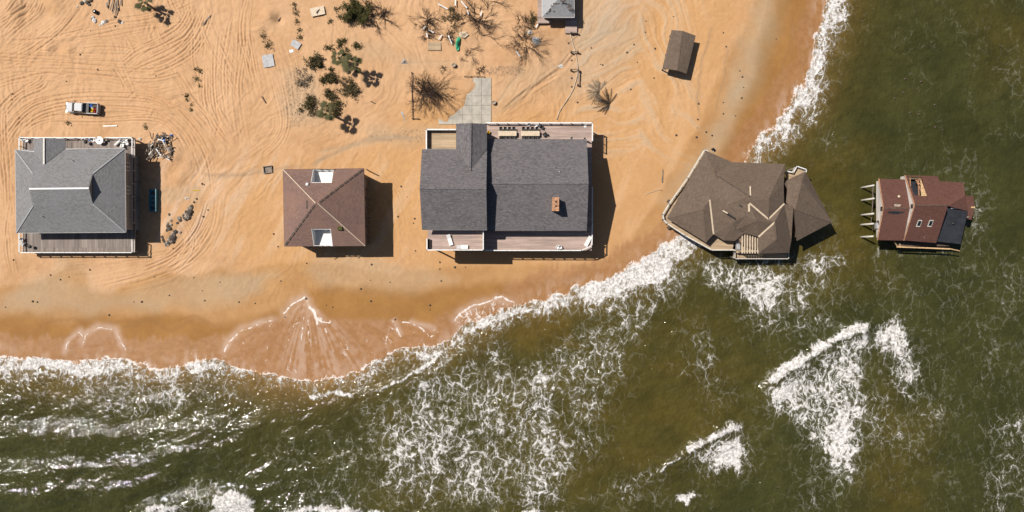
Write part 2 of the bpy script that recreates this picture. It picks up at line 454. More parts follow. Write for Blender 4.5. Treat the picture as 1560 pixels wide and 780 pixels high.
bundle([(560, 240), (600, 300), (610, 370)], 10, 3, .03)
bundle([(400, 60), (420, 120), (430, 200), (380, 250)], 12, 4, .04)
ax = axis(-96, 62, .135, -4000, 4000); ay = axis(-25, 48, .135, -4000, 4000)
X, Y = np.meshgrid(ax, ay)
U = 780 + X/S; V = 390 - Y/S
d, draw = shore_d(U, V, X, Y)
zb = ZS + np.where(d > 0, np.minimum(d*.055, .6), np.maximum(d*.07, -5))
U = 780 + X/S*H/(H-np.clip(zb, -.6, 0)); V = 390 - Y/S*H/(H-np.clip(zb, -.6, 0))
dry = sstep(d, 9, 16)
Z = zb + dry*((fbm(X/9, Y/9, 4, 21)-.5)*.42)
rough_zone = np.clip(sstep(430-U, 0, 60)*sstep(300-V, -40, 60) + sstep(U, 380, 430)*sstep(230-V, -30, 60)*sstep(900-U, 0, 60)*.8, 0, 1)
Z += dry*rough_zone*((fbm(X/1.3, Y/1.3, 3, 31)-.5)*.14)
fa = (fbm(X/22, Y/22, 2, 37)-.2)*math.pi*1.6
flx, fly = X+(fbm(X/6, Y/6, 3, 38)-.5)*6, Y+(fbm(X/6+3, Y/6, 3, 39)-.5)*6
flow = 0
for kk in range(6):
    ang = math.pi*kk/6; wgt = np.clip(1-np.abs(((fa-ang+math.pi/2) % math.pi)-math.pi/2)/(math.pi/6), 0, 1)
    flow = flow + wgt*(fbm((flx*math.cos(ang)+fly*math.sin(ang))/6, (-flx*math.sin(ang)+fly*math.cos(ang))/.55, 3, 340+kk)-.5)
Z += dry*np.clip(rough_zone+.35, 0, 1)*flow*.26
Z += dry*(fbm(X/.6, Y/.6, 2, 41)-.5)*.07
# dunes, scraped mounds and scour at the houses
def mound(px, py, r, h):
    global Z
    Z = Z + h*np.exp(-(((U-px)**2+(V-py)**2)/r**2))
for a_ in ((88, 75, 7, -.45), (72, 75, 6, .3), (106, 76, 6, .3), (20, 10, 22, .7), (38, 16, 12, -.5), (80, 6, 16, .5), (70, 22, 10, -.4), (284, 325, 12, .3), (262, 350, 14, .4), (270, 235, 10, .35),
           (258, 355, 8, .35), (262, 222, 20, .4), (290, 245, 16, .35), (300, 262, 12, -.25), (275, 270, 10, .3), (410, 25, 12, .5), (424, 30, 7, -.5), (395, 45, 8, .4), (640, 40, 20, .3), (690, 50, 22, .4), (800, 60, 20, .35),
           (652, 140, 18, .5), (495, 110, 24, .3), (725, 175, 9, -.1)): mound(*a_)
th = np.zeros(U.shape)
for pts, wd, dep in TR:
    ix = bbox_idx(U, V, pts, wd*3)
    if len(ix[0]) == 0: continue
    dd, p = seg_dist(U[ix], V[ix], pts)
    fade = np.clip(np.minimum(p, 1-p)*7, 0, 1)
    prof = -np.exp(-(dd/wd)**2) + .75*np.exp(-((dd-wd*1.9)/(wd*.8))**2)
    th[ix] += dep*prof*fade
for gi, (pts, spread, dep) in enumerate(GUIDE):
    if spread < 3 or spread > 15: continue
    cr = []
    for k in range(0, 13*(len(pts)-1)+1):
        u = k/13; j = min(int(u), len(pts)-2); f = u-j
        p0, p1, p2, p3 = pts[max(j-1, 0)], pts[j], pts[j+1], pts[min(j+2, len(pts)-1)]
        cr.append(tuple(.5*((2*p1[c])+(-p0[c]+p2[c])*f+(2*p0[c]-5*p1[c]+4*p2[c]-p3[c])*f*f+(-p0[c]+3*p1[c]-3*p2[c]+p3[c])*f**3) for c in (0, 1)))
    R_ = spread*1.7+6; ix = bbox_idx(U, V, cr, R_)
    if len(ix[0]) == 0: continue
    u, v = U[ix], V[ix]; dd, par = seg_dist(u, v, cr)
    k = np.clip((par*(len(cr)-1)).astype(int), 0, len(cr)-2); ca = np.array(cr)
    sg = np.sign((ca[k+1, 0]-ca[k, 0])*(v-ca[k, 1])-(ca[k+1, 1]-ca[k, 1])*(u-ca[k, 0]))
    L_ = sum(math.hypot(cr[q+1][0]-cr[q][0], cr[q+1][1]-cr[q][1]) for q in range(len(cr)-1))
    al = par*L_*S; ds = dd*sg*S
    rut = fbm(ds/.34+gi*31, al/9, 2, 200+gi)-.5
    th[ix] += rut*.125*(1-sstep(dd, spread, R_))*np.clip(np.minimum(par, 1-par)*8, 0, 1)*(.3+1.4*vnoise(ds/1.6, al/6, 300+gi))
th = np.clip(th, -.12, .11)
Z += th*1.12*(.55+.9*fbm(X/9, Y/9, 3, 401))*dry*(1-poly_soft(U, V, [(20, 205), (204, 205), (204, 390), (20, 390)], 12))
sl_ = poly_soft(U, V, [(664, 114), (752, 114), (752, 192), (664, 192)], 4); Z = Z*(1-sl_)
Z += .34*poly_soft(U+(fbm(X/1.5, Y/1.5, 3, 35)-.5)*12, V+(fbm(X/1.5, Y/1.5, 3, 36)-.5)*10, [(640, 112), (714, 112), (724, 128), (713, 146), (706, 160), (694, 172), (679, 182), (660, 178)], 7)
# wash marks, gullies
gul = np.zeros(U.shape)
for pts, wd, dep in (([(480, 232), (520, 226), (560, 212), (600, 208), (640, 212)], 2.6, .10), ([(470, 255), (500, 238), (540, 222), (590, 214)], 3, .07),
                     ([(762, 172), (800, 138), (840, 104), (862, 92)], 2, .08), ([(752, 168), (778, 128), (800, 105)], 1.6, .07),
                     ([(872, 70), (892, 62), (930, 50), (960, 40)], 2, .05), ([(600, 96), (640, 96), (688, 94), (720, 110)], 1.3, .05),
                     ([(415, 255), (350, 270), (300, 278)], 4, .06)):
    gul += stroke(U, V, pts, wd)*dep
Z -= gul*(1-sl_)
# ripples carved by the water, slanted bands
wX = X+(fbm(X/12, Y/12, 3, 52)-.5)*9; wY = Y+(fbm(X/12+5, Y/12, 3, 53)-.5)*9
stk = 0
for aa, sd, ww in ((R(33), 51, sstep(975-U, -12, 12)), (R(-52), 54, sstep(U, 963, 987))):
    xr = wX*math.cos(aa)+wY*math.sin(aa); yr = -wX*math.sin(aa)+wY*math.cos(aa); stk = stk + ww*fbm(xr/9, yr/.8, 4, sd)
reg = sstep(U, 850, 900)*sstep(1090-U, 0, 60)*sstep(260-V, -20, 80)
Z += reg*(stk-.5)*.26
a2 = R(60); xr2 = X*math.cos(a2)+Y*math.sin(a2); yr2 = -X*math.sin(a2)+Y*math.cos(a2)
stk2 = fbm(xr2/8, yr2/1.2, 4, 61)
reg2 = sstep(U, 200, 260)*sstep(660-U, 0, 60)*sstep(V, 215, 260)*sstep(420-V, 0, 50)
Z += reg2*(stk2-.5)*.10
# ---- painted zones (damp, grey silt, pale sand): real differences of the sand itself
wu = U + (fbm(X/5, Y/5, 3, 71)-.5)*34; wv = V + (fbm(X/5+9, Y/5, 3, 72)-.5)*22
G = [(-900, 440), (-10, 438), (40, 434), (68, 428), (85, 412), (110, 404), (132, 415), (138, 446), (165, 446), (200, 430), (245, 416), (290, 424), (335, 410), (352, 418), (400, 406), (450, 398), (520, 404),
     (580, 418), (640, 412), (700, 404), (800, 404), (900, 400), (945, 385), (975, 345), (1000, 305), (1030, 250), (1062, 200), (1080, 150), (1110, 90), (1140, 30), (1160, -20), (1500, -900), (1500, 900), (-900, 900)]
damp = poly_soft(U + (fbm(X/3, Y/3, 3, 73)-.5)*10, V + (fbm(X/3, Y/3+5, 3, 74)-.5)*7, G, 5)
G2 = [(-900, 486), (0, 484), (50, 478), (100, 490), (150, 478), (200, 486), (260, 478), (330, 492), (400, 480), (480, 440), (560, 436), (640, 444), (700, 434), (800, 428), (900, 414), (960, 398), (1000, 372), (1060, 320),
      (1080, 270), (1105, 215), (1132, 150), (1152, 90), (1172, 30), (1188, -20), (1700, -900), (1700, 900), (-900, 900)]
wet = poly_soft(U + (fbm(X/4, Y/4, 3, 75)-.5)*16, V + (fbm(X/4, Y/4+5, 3, 76)-.5)*14, G2, 10)
grey = np.zeros(U.shape)
for poly, k, so_ in (([(1062, 262), (1085, 200), (1112, 130), (1145, 50), (1155, -30), (1195, -30), (1180, 60), (1160, 120), (1120, 190), (1095, 245), (1070, 290)], .8, 18),
                     ([(860, -20), (975, -20), (970, 60), (935, 110), (880, 150), (850, 140)], .55, 30),
                     ([(0, 450), (90, 415), (130, 425), (180, 450), (300, 420), (420, 415), (400, 450), (300, 470), (150, 475), (0, 480)], .65, 14),
                     ([(480, 385), (580, 395), (700, 425), (620, 450), (500, 440), (470, 410)], .5, 14),
                     ([(430, 105), (480, 100), (490, 190), (450, 190), (425, 150)], .55, 14), ([(560, 195), (690, 190), (650, 225), (560, 222)], .45, 10),
                     ([(240, 285), (300, 285), (300, 312), (245, 312)], .5, 8), ([(600, 90), (730, 85), (730, 100), (610, 110)], .35, 10),
                     ([(770, 90), (850, 95), (800, 150), (755, 180), (755, 150)], .35, 16), ([(540, 55), (600, 70), (600, 100), (545, 95)], .35, 12),
                     ([(90, 395), (140, 395), (145, 425), (95, 420)], .35, 10), ([(1000, 300), (1060, 240), (1075, 250), (1030, 330)], .5, 14)):
    grey = np.maximum(grey, k*poly_soft(wu, wv, poly, so_))
grey = np.clip(grey*(.45+1.0*fbm(X/5, Y/5, 5, 81)) + reg*np.clip(stk-.52, 0, 1)*2.6 + gul*6 + (1-damp)*reg2*np.clip(stk2-.55, 0, 1)*1.0, 0, 1)
pale = np.zeros(U.shape)
for poly, k, so_ in (([(-50, -50), (420, -50), (420, 200), (-50, 220)], .55, 60), ([(270, 395), (330, 395), (320, 425), (275, 422)], .8, 9), ([(380, -30), (760, -30), (760, 200), (440, 200)], .5, 40),
                     ([(280, 255), (360, 255), (330, 300), (280, 310)], .6, 14), ([(600, 88), (740, 80), (750, 125), (620, 118)], .5, 14), ([(450, 372), (510, 372), (500, 400), (450, 400)], .6, 10),
                     ([(700, 280), (640, 200), (560, 215), (600, 300)], .3, 30)):
    pale = np.maximum(pale, k*poly_soft(wu, wv, poly, so_))
pale = np.clip(pale*(.5+fbm(X/8, Y/8, 3, 91)), 0, 1)
# ---- foam lines left by the last swash
foam = np.zeros(U.shape)
fu = U + (fbm(X/2.5, Y/2.5, 3, 95)-.5)*7; fv = V + (fbm(X/2.5+4, Y/2.5, 3, 96)-.5)*7
for pts, wd, k in (([(338, 548), (348, 522), (368, 503), (400, 492), (430, 486)], 1.8, .75), ([(434, 492), (432, 478), (446, 464), (462, 453), (470, 462), (477, 478), (487, 490), (500, 492), (506, 478)], 1.9, 1.0),
                   ([(466, 456), (480, 480), (484, 500)], 2.4, 1.0), ([(598, 486), (606, 500), (612, 516)], 1.7, .95), ([(602, 488), (622, 492), (640, 498), (655, 514), (668, 508)], 1.7, .85),
                   ([(690, 500), (697, 482), (712, 468), (735, 460), (765, 454), (798, 463)], 2.3, 1.0), ([(96, 548), (102, 522), (122, 504), (128, 520), (120, 534)], 1.6, .7),
                   ([(118, 540), (130, 512), (150, 500), (176, 504), (190, 528), (194, 548)], 1.6, .7), ([(282, 550), (290, 540), (306, 538), (320, 548)], 1.6, .6),
                   ([(560, 487), (590, 480), (640, 492), (650, 505)], 1.0, .45), ([(1120, 242), (1135, 232), (1142, 220)], 1.4, .5)):
    foam = np.maximum(foam, k*stroke(fu, fv, pts, wd))
lobe = poly_soft(fu, fv, [(340, 560), (350, 520), (400, 490), (432, 484), (462, 454), (500, 486), (600, 488), (690, 500), (700, 470), (760, 456), (800, 468), (700, 520), (560, 560), (450, 585)], 8)
rad = np.arctan2(V-440, U-468); rr = np.hypot(V-440, U-468)
foam = np.maximum(foam, .72*poly_soft(fu, fv, [(448, 470), (495, 478), (560, 570), (420, 575)], 14)*sstep(vnoise(rad*26, rr/60, 12), .55, .95))
foam = np.maximum(foam, .5*lobe*sstep(fbm(X/1.1, Y/1.1, 3, 14), .45, .75))
foam = np.maximum(foam, .62*poly_soft(fu, fv, [(690, 500), (700, 470), (760, 457), (795, 466), (730, 490), (700, 510)], 6))
lob2 = np.maximum.reduce([poly_soft(fu, fv, p_, 5) for p_ in ([(98, 552), (105, 515), (124, 503), (150, 500), (178, 505), (194, 552)], [(280, 556), (292, 540), (310, 538), (322, 556)])])
lobe = np.maximum(lobe, lob2)
foam = np.maximum(foam, np.where(d < .8, sstep(d, 1.2, -.3)*.95, 0))
fr = vnoise(X/.45, Y/9, 77)*1.6+fbm(X/4, Y/4, 3, 78)*3
froth = np.zeros(U.shape)
for pts, wd_ in (([(338, 548), (348, 522), (368, 503), (400, 492), (430, 486)], 6), ([(434, 492), (432, 478), (446, 464), (462, 453), (470, 462), (477, 478), (500, 492)], 6), ([(598, 486), (606, 500), (612, 516)], 5), ([(622, 492), (640, 498), (668, 508)], 5),
                 ([(690, 500), (697, 482), (735, 462), (798, 463)], 8), ([(96, 548), (102, 522), (122, 504), (128, 520)], 5), ([(118, 540), (130, 512), (150, 500), (176, 504), (194, 548)], 6)):
    froth = np.maximum(froth, .8*stroke(fu, fv+3, pts, wd_))
froth = np.maximum(froth, lobe*(.25+.75*poly_soft(fu, fv, [(450, 466), (500, 476), (570, 575), (430, 580)], 22))*sstep(vnoise(rad*30, rr/40, 15)*.6+fbm(X/.7, Y/.7, 3, 16)*.5, .42, .75)*.7)
froth = np.maximum(froth, .6*sstep(d, 3.2, .5)*sstep(fbm(X/.8, Y/2, 3, 17), .4, .7))
froth = froth*(.4+1.0*fbm(X/1.5, Y/1.5, 4, 18))
film = np.clip(np.maximum(lobe, .8*sstep(d, 2.6+fr, 1.2+fr)), 0, 1)
# older tide lines
tide = np.zeros(U.shape)
for pts in ([(0, 500), (40, 510), (80, 490), (110, 484), (150, 498), (190, 488), (240, 492), (260, 505), (300, 486), (350, 500)], [(60, 545), (75, 520), (110, 508), (140, 515)], [(180, 500), (230, 486), (250, 500)], [(265, 490), (300, 482), (335, 500)],
            [(1095, 300), (1130, 220), (1175, 150), (1205, 60), (1215, 0)], [(1110, 290), (1150, 200), (1190, 130), (1215, 60)]):
    tide = np.maximum(tide, stroke(fu, fv, pts, 3))
gold = np.maximum(poly_soft(wu, wv, [(640, 130), (760, 170), (900, 150), (950, 60), (980, -30), (1160, -30), (1100, 140), (1060, 260), (980, 420), (600, 430), (380, 430), (330, 330), (400, 250), (520, 236), (600, 214)], 40), .35*poly_soft(wu, wv, [(60, -20), (95, -20), (90, 20), (70, 22)], 6))
gold = np.clip(gold*(.6+.8*fbm(X/10, Y/10, 3, 97)), 0, 1)
streak = np.clip(reg*sstep(stk, .40, .70)+(1-damp)*reg2*sstep(stk2, .45, .72)*.8, 0, 1)
a5 = R(72); x5 = X*math.cos(a5)+Y*math.sin(a5); y5 = -X*math.sin(a5)+Y*math.cos(a5)
streak = np.maximum(streak, .7*poly_soft(wu, wv, [(950, 120), (1050, 120), (1060, 230), (990, 340), (930, 360), (900, 220)], 30)*sstep(fbm(x5/9, y5/1.5, 4, 98), .42, .7))
line = np.maximum.reduce([stroke(fu, fv, q_, w_) for q_, w_ in (([(470, 258), (490, 244), (520, 229), (560, 215), (600, 210), (640, 214)], 2.5), ([(300, 262), (340, 268), (400, 262), (470, 250)], 3), ([(1085, 30), (1070, 90), (1060, 150), (1068, 190)], 2), ([(1112, 60), (1100, 130), (1090, 170)], 1.6), ([(765, 175), (830, 115), (862, 92)], 3))])
m, t, b = newmat('sand')
geo = N(t, 'NewGeometry'); P = geo.outputs['Position']
aw, awet, ag, ap, af, afilm, atide = [attr(t, k) for k in ('damp', 'wet', 'grey', 'pale', 'foam', 'film', 'tide')]
n1 = noise(t, P, .16, 5, .6); n2 = noise(t, P, 1.1, 5, .65); n3 = noise(t, P, 7, 3, .7)
c = mixc(t, ramp(t, n1, .3, .7), (.365, .208, .103), (.445, .275, .155))
c = mixc(t, math_(t, 'MULTIPLY', ap, .9), c, (.445, .275, .154))
c = mixc(t, math_(t, 'MULTIPLY', attr(t, 'gold'), .8), c, (.40, .222, .094))
c = mixc(t, math_(t, 'MULTIPLY', attr(t, 'streak'), .7), c, mixc(t, attr(t, 'gold'), (.49, .345, .245), (.47, .30, .17)))
c = mixc(t, math_(t, 'MULTIPLY', aw, .85), c, mixc(t, ramp(t, n1, .35, .65), (.30, .160, .062), (.35, .195, .080)))
c = mixc(t, math_(t, 'MULTIPLY', awet, .9), c, mixc(t, ramp(t, n1, .3, .7), (.215, .102, .027), (.262, .128, .037)))
c = mixc(t, math_(t, 'MULTIPLY', ag, .80), c, mixc(t, awet, (.32, .245, .165), (.25, .175, .098)))
c = mixc(t, math_(t, 'MULTIPLY', attr(t, 'wline'), .45), c, (.22, .15, .095))
c = mixc(t, math_(t, 'MULTIPLY', atide, .35), c, (.20, .10, .038))
c = mixc(t, math_(t, 'MULTIPLY', afilm, .75), c, mixc(t, ramp(t, n2, .3, .7), (.245, .118, .050), (.285, .15, .074)))
c = mixc(t, .30, c, mixc(t, 1.0, c, mixc(t, ramp(t, n2, .25, .75), (.82, .80, .77), (1.14, 1.13, 1.12)), 'MULTIPLY'))
c = mixc(t, .35, c, mixc(t, 1.0, c, mixc(t, ramp(t, n3, .25, .75), (.75, .75, .75), (1.2, 1.2, 1.2)), 'MULTIPLY'))
c = mixc(t, math_(t, 'MULTIPLY', attr(t, 'froth'), .75), c, (.40, .285, .22))
fo, fval, fp = foam_nodes(t, af)
c = mixc(t, math_(t, 'MULTIPLY', fo, .85), c, (.62, .57, .54))
L(t, c, b.inputs['Base Color'])
r = N(t, 'Mix', data_type='FLOAT'); L(t, afilm, r.inputs[0]); r.inputs[2].default_value = .9; r.inputs[3].default_value = .32; L(t, r.outputs[0], b.inputs['Roughness'])
b.inputs['Specular IOR Level'].default_value = .25
bh = math_(t, 'ADD', n2, math_(t, 'MULTIPLY', n3, .35))
bn = N(t, 'Bump'); L(t, bh, bn.inputs['Height']); bn.inputs['Distance'].default_value = .07
L(t, math_(t, 'SUBTRACT', .55, math_(t, 'MULTIPLY', aw, .45)), bn.inputs['Strength']); L(t, bn.outputs[0], b.inputs['Normal'])
M['sand'] = m
sheet('sand', X, Y, Z, np.ones(X.shape, bool), dict(damp=damp, wet=wet, grey=grey, pale=pale, foam=foam, film=film, tide=tide, gold=gold, streak=streak, wline=line, froth=froth), m)
GX, GY, GZ = ax, ay, Z.copy()
def ground(x, y):
    i = int(np.clip(np.searchsorted(GX, x)-1, 0, len(GX)-2)); j = int(np.clip(np.searchsorted(GY, y)-1, 0, len(GY)-2))
    fx = (x-GX[i])/(GX[i+1]-GX[i]); fy = (y-GY[j])/(GY[j+1]-GY[j])
    return float((GZ[j,i]*(1-fx)+GZ[j,i+1]*fx)*(1-fy)+(GZ[j+1,i]*(1-fx)+GZ[j+1,i+1]*fx)*fy)
def G0(px, py, dz=0.0):
    p = W(px, py, 0); p.z = ground(p.x, p.y)+dz; return p

# ------------------------------------------------------------------ sea
ax = axis(-97, 97, .19, -4000, 4000); ay = axis(-50, 50, .19, -4000, 4000)
X, Y = np.meshgrid(ax, ay)
fz = H/(H-ZS)
U = 780 + X/S*fz; V = 390 - Y/S*fz
d, draw = shore_d(U, V, X, Y)
sea_d = -d
a3 = R(22)
qx = X*math.cos(a3)+Y*math.sin(a3); qy = -X*math.sin(a3)+Y*math.cos(a3)
calm = sstep(sea_d, 1, 9)
lowleft = sstep(700-U, 0, 300)*sstep(V, 585, 640)
Z = np.zeros(X.shape)
Z += (fbm(qx/14, qy/5.0, 3, 101)-.5)*(.25+.55*lowleft)
Z += (fbm(qx/3.2, qy/1.5, 3, 111)-.5)*(.30+.10*lowleft)
Z += (vnoise(qx/1.1, qy/.7, 121)-.5)*(.03+.06*lowleft)
def swell(pts, amp, front, back):
    """a wave ridge along pts: short front shoreward (up in the photo), long back"""
    global Z
    ix = bbox_idx(U, V, pts, 60)
    u = U[ix] + 0; v = V[ix] + (fbm(X[ix]/6, Y[ix]/6, 2, 131)-.5)*14
    xs = np.array([p[0] for p in pts]); ys = np.array([p[1] for p in pts])
    cy = np.interp(u, xs, ys); s_ = (v - cy)*S
    e = np.clip(np.minimum((u-xs[0])/40, (xs[-1]-u)/40), 0, 1)
    Z[ix] += amp*e*np.where(s_ < 0, np.exp(-(s_/front)**2), np.exp(-(s_/back)**2))
for sw in (([(-90, 662), (60, 655), (110, 662), (180, 668), (260, 660), (340, 658), (430, 640)], .75, 1.9, 4.2), ([(-90, 722), (80, 718), (180, 716), (250, 700), (330, 690), (380, 682)], .8, 1.9, 4.0),
           ([(-90, 770), (60, 752), (150, 748), (240, 730), (300, 705)], .7, 1.7, 3.6), ([(-90, 605), (60, 612), (160, 620), (300, 612), (400, 622), (480, 630)], .22, 2.0, 3.5),
           ([(460, 622), (520, 604), (600, 592), (660, 562), (720, 518), (790, 482)], .5, 1.4, 3.0), ([(1150, 600), (1200, 566), (1250, 532), (1300, 508), (1345, 492)], .8, 1.2, 3.2),
           ([(1000, 720), (1040, 694), (1090, 664), (1140, 648)], .6, 1.2, 2.6), ([(190, 790), (250, 772), (330, 758), (400, 762), (480, 775), (560, 782)], .7, 1.4, 3.0),
           ([(560, 700), (700, 650), (840, 600), (960, 560)], .3, 3, 4), ([(700, 760), (860, 740), (980, 720), (1050, 690)], .4, 2.4, 4)):
    swell(*sw)
Z = ZS + Z*calm
fm = np.zeros(U.shape)
fu = U + (fbm(X/3.0, Y/3.0, 4, 141)-.5)*26; fv = V + (fbm(X/3.0+7, Y/3.0, 4, 142)-.5)*22
fu2 = U + (fbm(X/1.4, Y/1.4, 3, 143)-.5)*9; fv2 = V + (fbm(X/1.4+7, Y/1.4, 3, 144)-.5)*9
# surf band: thickness in metres by place along the shore
xs = [-3000, 0, 80, 150, 250, 330, 380, 480, 560, 640, 700, 760, 860, 940, 1000, 1040, 1080, 1110, 1140, 1200, 1240, 1300]
wd = [2.2, 2.2, 2.6, 3.4, 3.2, 2.8, 1.6, 1.2, 2.8, 3.6, 2.6, 2.6, 3.6, 4.8, 5.8, 5.4, 4.0, 2.4, 2.6, 2.8, 3.0, 3.0]
wloc = np.interp(U, xs, wd)*(.75+.6*fbm(X/4, Y/4, 3, 151))
dense = np.interp(U, xs, [.74, .74, .80, .80, .76, .74, .6, .62, .66, .68, .80, .88, .90, .90, .94, .94, .86, .84, .78, .78, .76, .76])
fm = np.maximum(fm, dense*sstep(sea_d, -1.4, .2)*(1-sstep(sea_d, wloc*.55, wloc*1.25)))
fm = np.maximum(fm, .55*sstep(sea_d, -1, 1)*(1-sstep(sea_d, wloc, wloc*2.2)))
for poly, k, so_ in (([(540, 610), (600, 575), (680, 535), (760, 500), (800, 545), (880, 480), (960, 470), (975, 540), (950, 640), (900, 710), (860, 790), (590, 790), (550, 690)], .57, 34),
                     ([(1160, 400), (1420, 380), (1500, 520), (1480, 760), (1180, 790), (1100, 700), (1140, 560)], .27, 50), ([(1320, 480), (1400, 470), (1440, 620), (1400, 700), (1350, 640), (1320, 560)], .38, 20),
                     ([(1010, 380), (1300, 380), (1310, 400), (1250, 430), (1060, 410)], .55, 12), ([(1320, 372), (1480, 385), (1490, 400), (1330, 392)], .42, 8), ([(1486, 290), (1506, 320), (1500, 360), (1484, 345)], .45, 6),
                     ([(930, 440), (985, 420), (1000, 480), (960, 540), (930, 500)], .56, 16),
                     ([(1035, 375), (1110, 392), (1200, 410), (1245, 420), (1240, 470), (1180, 490), (1130, 470), (1060, 420)], .72, 14),
                     ([(1080, 420), (1240, 440), (1300, 500), (1230, 540), (1150, 520), (1100, 470)], .46, 26),
                     ([(1000, 470), (1080, 480), (1120, 560), (1160, 620), (1080, 640), (1030, 560)], .42, 26),
                     ([(1220, 380), (1310, 375), (1300, 440), (1340, 470), (1290, 480), (1230, 450)], .44, 20),
                     ([(1325, 380), (1350, 378), (1365, 440), (1350, 475), (1330, 440)], .42, 12),
                     ([(1155, 584), (1240, 535), (1322, 492), (1332, 560), (1318, 640), (1326, 680), (1300, 735), (1275, 745), (1250, 690), (1200, 650), (1168, 618)], .86, 21), ([(1148, 590), (1335, 480), (1405, 478), (1430, 600), (1410, 700), (1340, 705), (1310, 775), (1235, 765), (1175, 670)], .42, 30), ([(1026, 698), (1150, 638), (1175, 700), (1135, 752), (1065, 735)], .42, 20),
                     ([(1325, 500), (1360, 478), (1386, 486), (1402, 560), (1398, 622), (1370, 610), (1350, 560), (1322, 540)], .80, 17),
                     ([(1395, 600), (1460, 590), (1470, 650), (1430, 670), (1390, 700), (1370, 640)], .42, 22), ([(1440, 600), (1480, 590), (1470, 640), (1445, 650)], .45, 14),
                     ([(1038, 692), (1130, 648), (1144, 690), (1120, 728), (1080, 716)], .88, 13), ([(1028, 768), (1034, 752), (1058, 744), (1070, 752), (1050, 772)], .95, 6),
                     ([(1185, 710), (1240, 690), (1300, 740), (1300, 800), (1190, 800)], .40, 22), ([(1480, 640), (1600, 600), (1600, 800), (1490, 800)], .50, 30),
                     ([(1400, 400), (1600, 360), (1600, 620), (1480, 620), (1430, 520)], .34, 40), ([(900, 720), (1020, 700), (1030, 780), (880, 790)], .38, 24),
                     ([(120, 580), (210, 565), (292, 575), (300, 630), (230, 648), (160, 640), (120, 620)], .60, 16), ([(0, 575), (120, 585), (110, 625), (20, 600)], .40, 20),
                     ([(290, 560), (380, 570), (400, 610), (330, 630), (290, 610)], .42, 16), ([(430, 590), (520, 560), (640, 540), (620, 580), (540, 605), (470, 612)], .62, 14),
                     ([(205, 800), (222, 770), (262, 764), (280, 800)], .98, 8), ([(316, 795), (325, 752), (366, 746), (398, 762), (392, 795)], .97, 9),
                     ([(420, 800), (430, 772), (500, 766), (580, 776), (600, 800)], .93, 8), ([(700, 800), (740, 778), (860, 774), (900, 800)], .85, 9),
                     ([(180, 770), (260, 740), (340, 720), (380, 745), (320, 780), (200, 790)], .46, 18), ([(380, 650), (560, 640), (640, 800), (420, 790)], .33, 34),
                     ([(860, 760), (960, 725), (1010, 700), (1040, 690), (1000, 730), (900, 770)], .60, 12), ([(0, 640), (400, 640), (420, 760), (0, 790)], .21, 30),
                     ([(1335, 90), (1420, 120), (1420, 230), (1340, 220), (1280, 160)], .20, 30), ([(1230, 180), (1290, 190), (1300, 250), (1240, 240)], .30, 20),
                     ([(1215, 100), (1245, 110), (1230, 190), (1200, 230), (1185, 220)], .42, 14), ([(1290, 0), (1360, 0), (1330, 80), (1300, 100)], .22, 20),
                     ([(1460, 330), (1520, 300), (1510, 380), (1470, 400)], .36, 20), ([(1225, 300), (1280, 330), (1290, 400), (1240, 400)], .36, 16)):
    fm = np.maximum(fm, k*poly_soft(fu, fv, poly, so_*1.5)**1.2) if k > .2 else fm + k*poly_soft(fu, fv, poly, so_)*(fm > .2)
thick = np.zeros(U.shape)
for pts, wdt, k in (([(1158, 590), (1180, 573), (1215, 550), (1250, 527), (1280, 509), (1305, 500), (1332, 494)], 8.5, 1.05), ([(1038, 692), (1060, 677), (1085, 664), (1110, 652), (1138, 646)], 6.5, 1.0),
                    ([(462, 612), (485, 604), (508, 596), (524, 601), (548, 604)], 4.5, 1.05), ([(545, 604), (585, 592), (620, 575), (650, 556), (690, 524), (730, 497), (768, 482), (810, 466), (850, 452)], 4.0, 1.0),
                    ([(1000, 722), (1020, 706), (1040, 692)], 2.5, .7), ([(500, 572), (560, 554), (620, 540)], 3, .85), ([(440, 577), (465, 572), (490, 574)], 3.5, .9), ([(325, 552), (345, 556), (375, 566), (395, 574)], 5, .9),
                    ([(1140, 246), (1160, 222), (1190, 190), (1215, 160), (1232, 130), (1245, 100)], 4.5, .98), ([(1215, 160), (1232, 120), (1250, 70), (1262, 20), (1272, -10)], 3.2, .9),
                    ([(800, 468), (850, 450), (910, 436), (960, 415), (1005, 388), (1035, 366)], 6.0, 1.0), ([(0, 548), (60, 555), (120, 552), (200, 556), (290, 560)], 2.4, .80),
                    ([(215, 785), (240, 770), (275, 776)], 7, 1.0), ([(325, 765), (355, 752), (390, 764)], 8, 1.0), ([(425, 782), (480, 772), (560, 778)], 6, 1.0), ([(750, 785), (830, 778)], 5, .95)):
    q = k*stroke(fu2, fv2, pts, wdt*1.2); fm = np.maximum(fm, q); thick = np.maximum(thick, q)
fm = fm*(.80+.42*sstep(fbm(X/5.0, Y/7, 4, 161), .25, .75))
# long faint streaks out at sea
a4 = R(-62); sx = X*math.cos(a4)+Y*math.sin(a4); sy = -X*math.sin(a4)+Y*math.cos(a4)
fm = np.maximum(fm, .30*sstep(fbm(sx/14, sy/5, 4, 171), .48, .72)*sstep(U, 1250, 1450))
fm = np.maximum(fm, .22*sstep(fbm(X/8, Y/8, 4, 172), .45, .75))
fm = np.clip(fm, 0, 1)
Z += thick*(.12+.45*fbm(X/1.0, Y/1.0, 3, 181))*calm
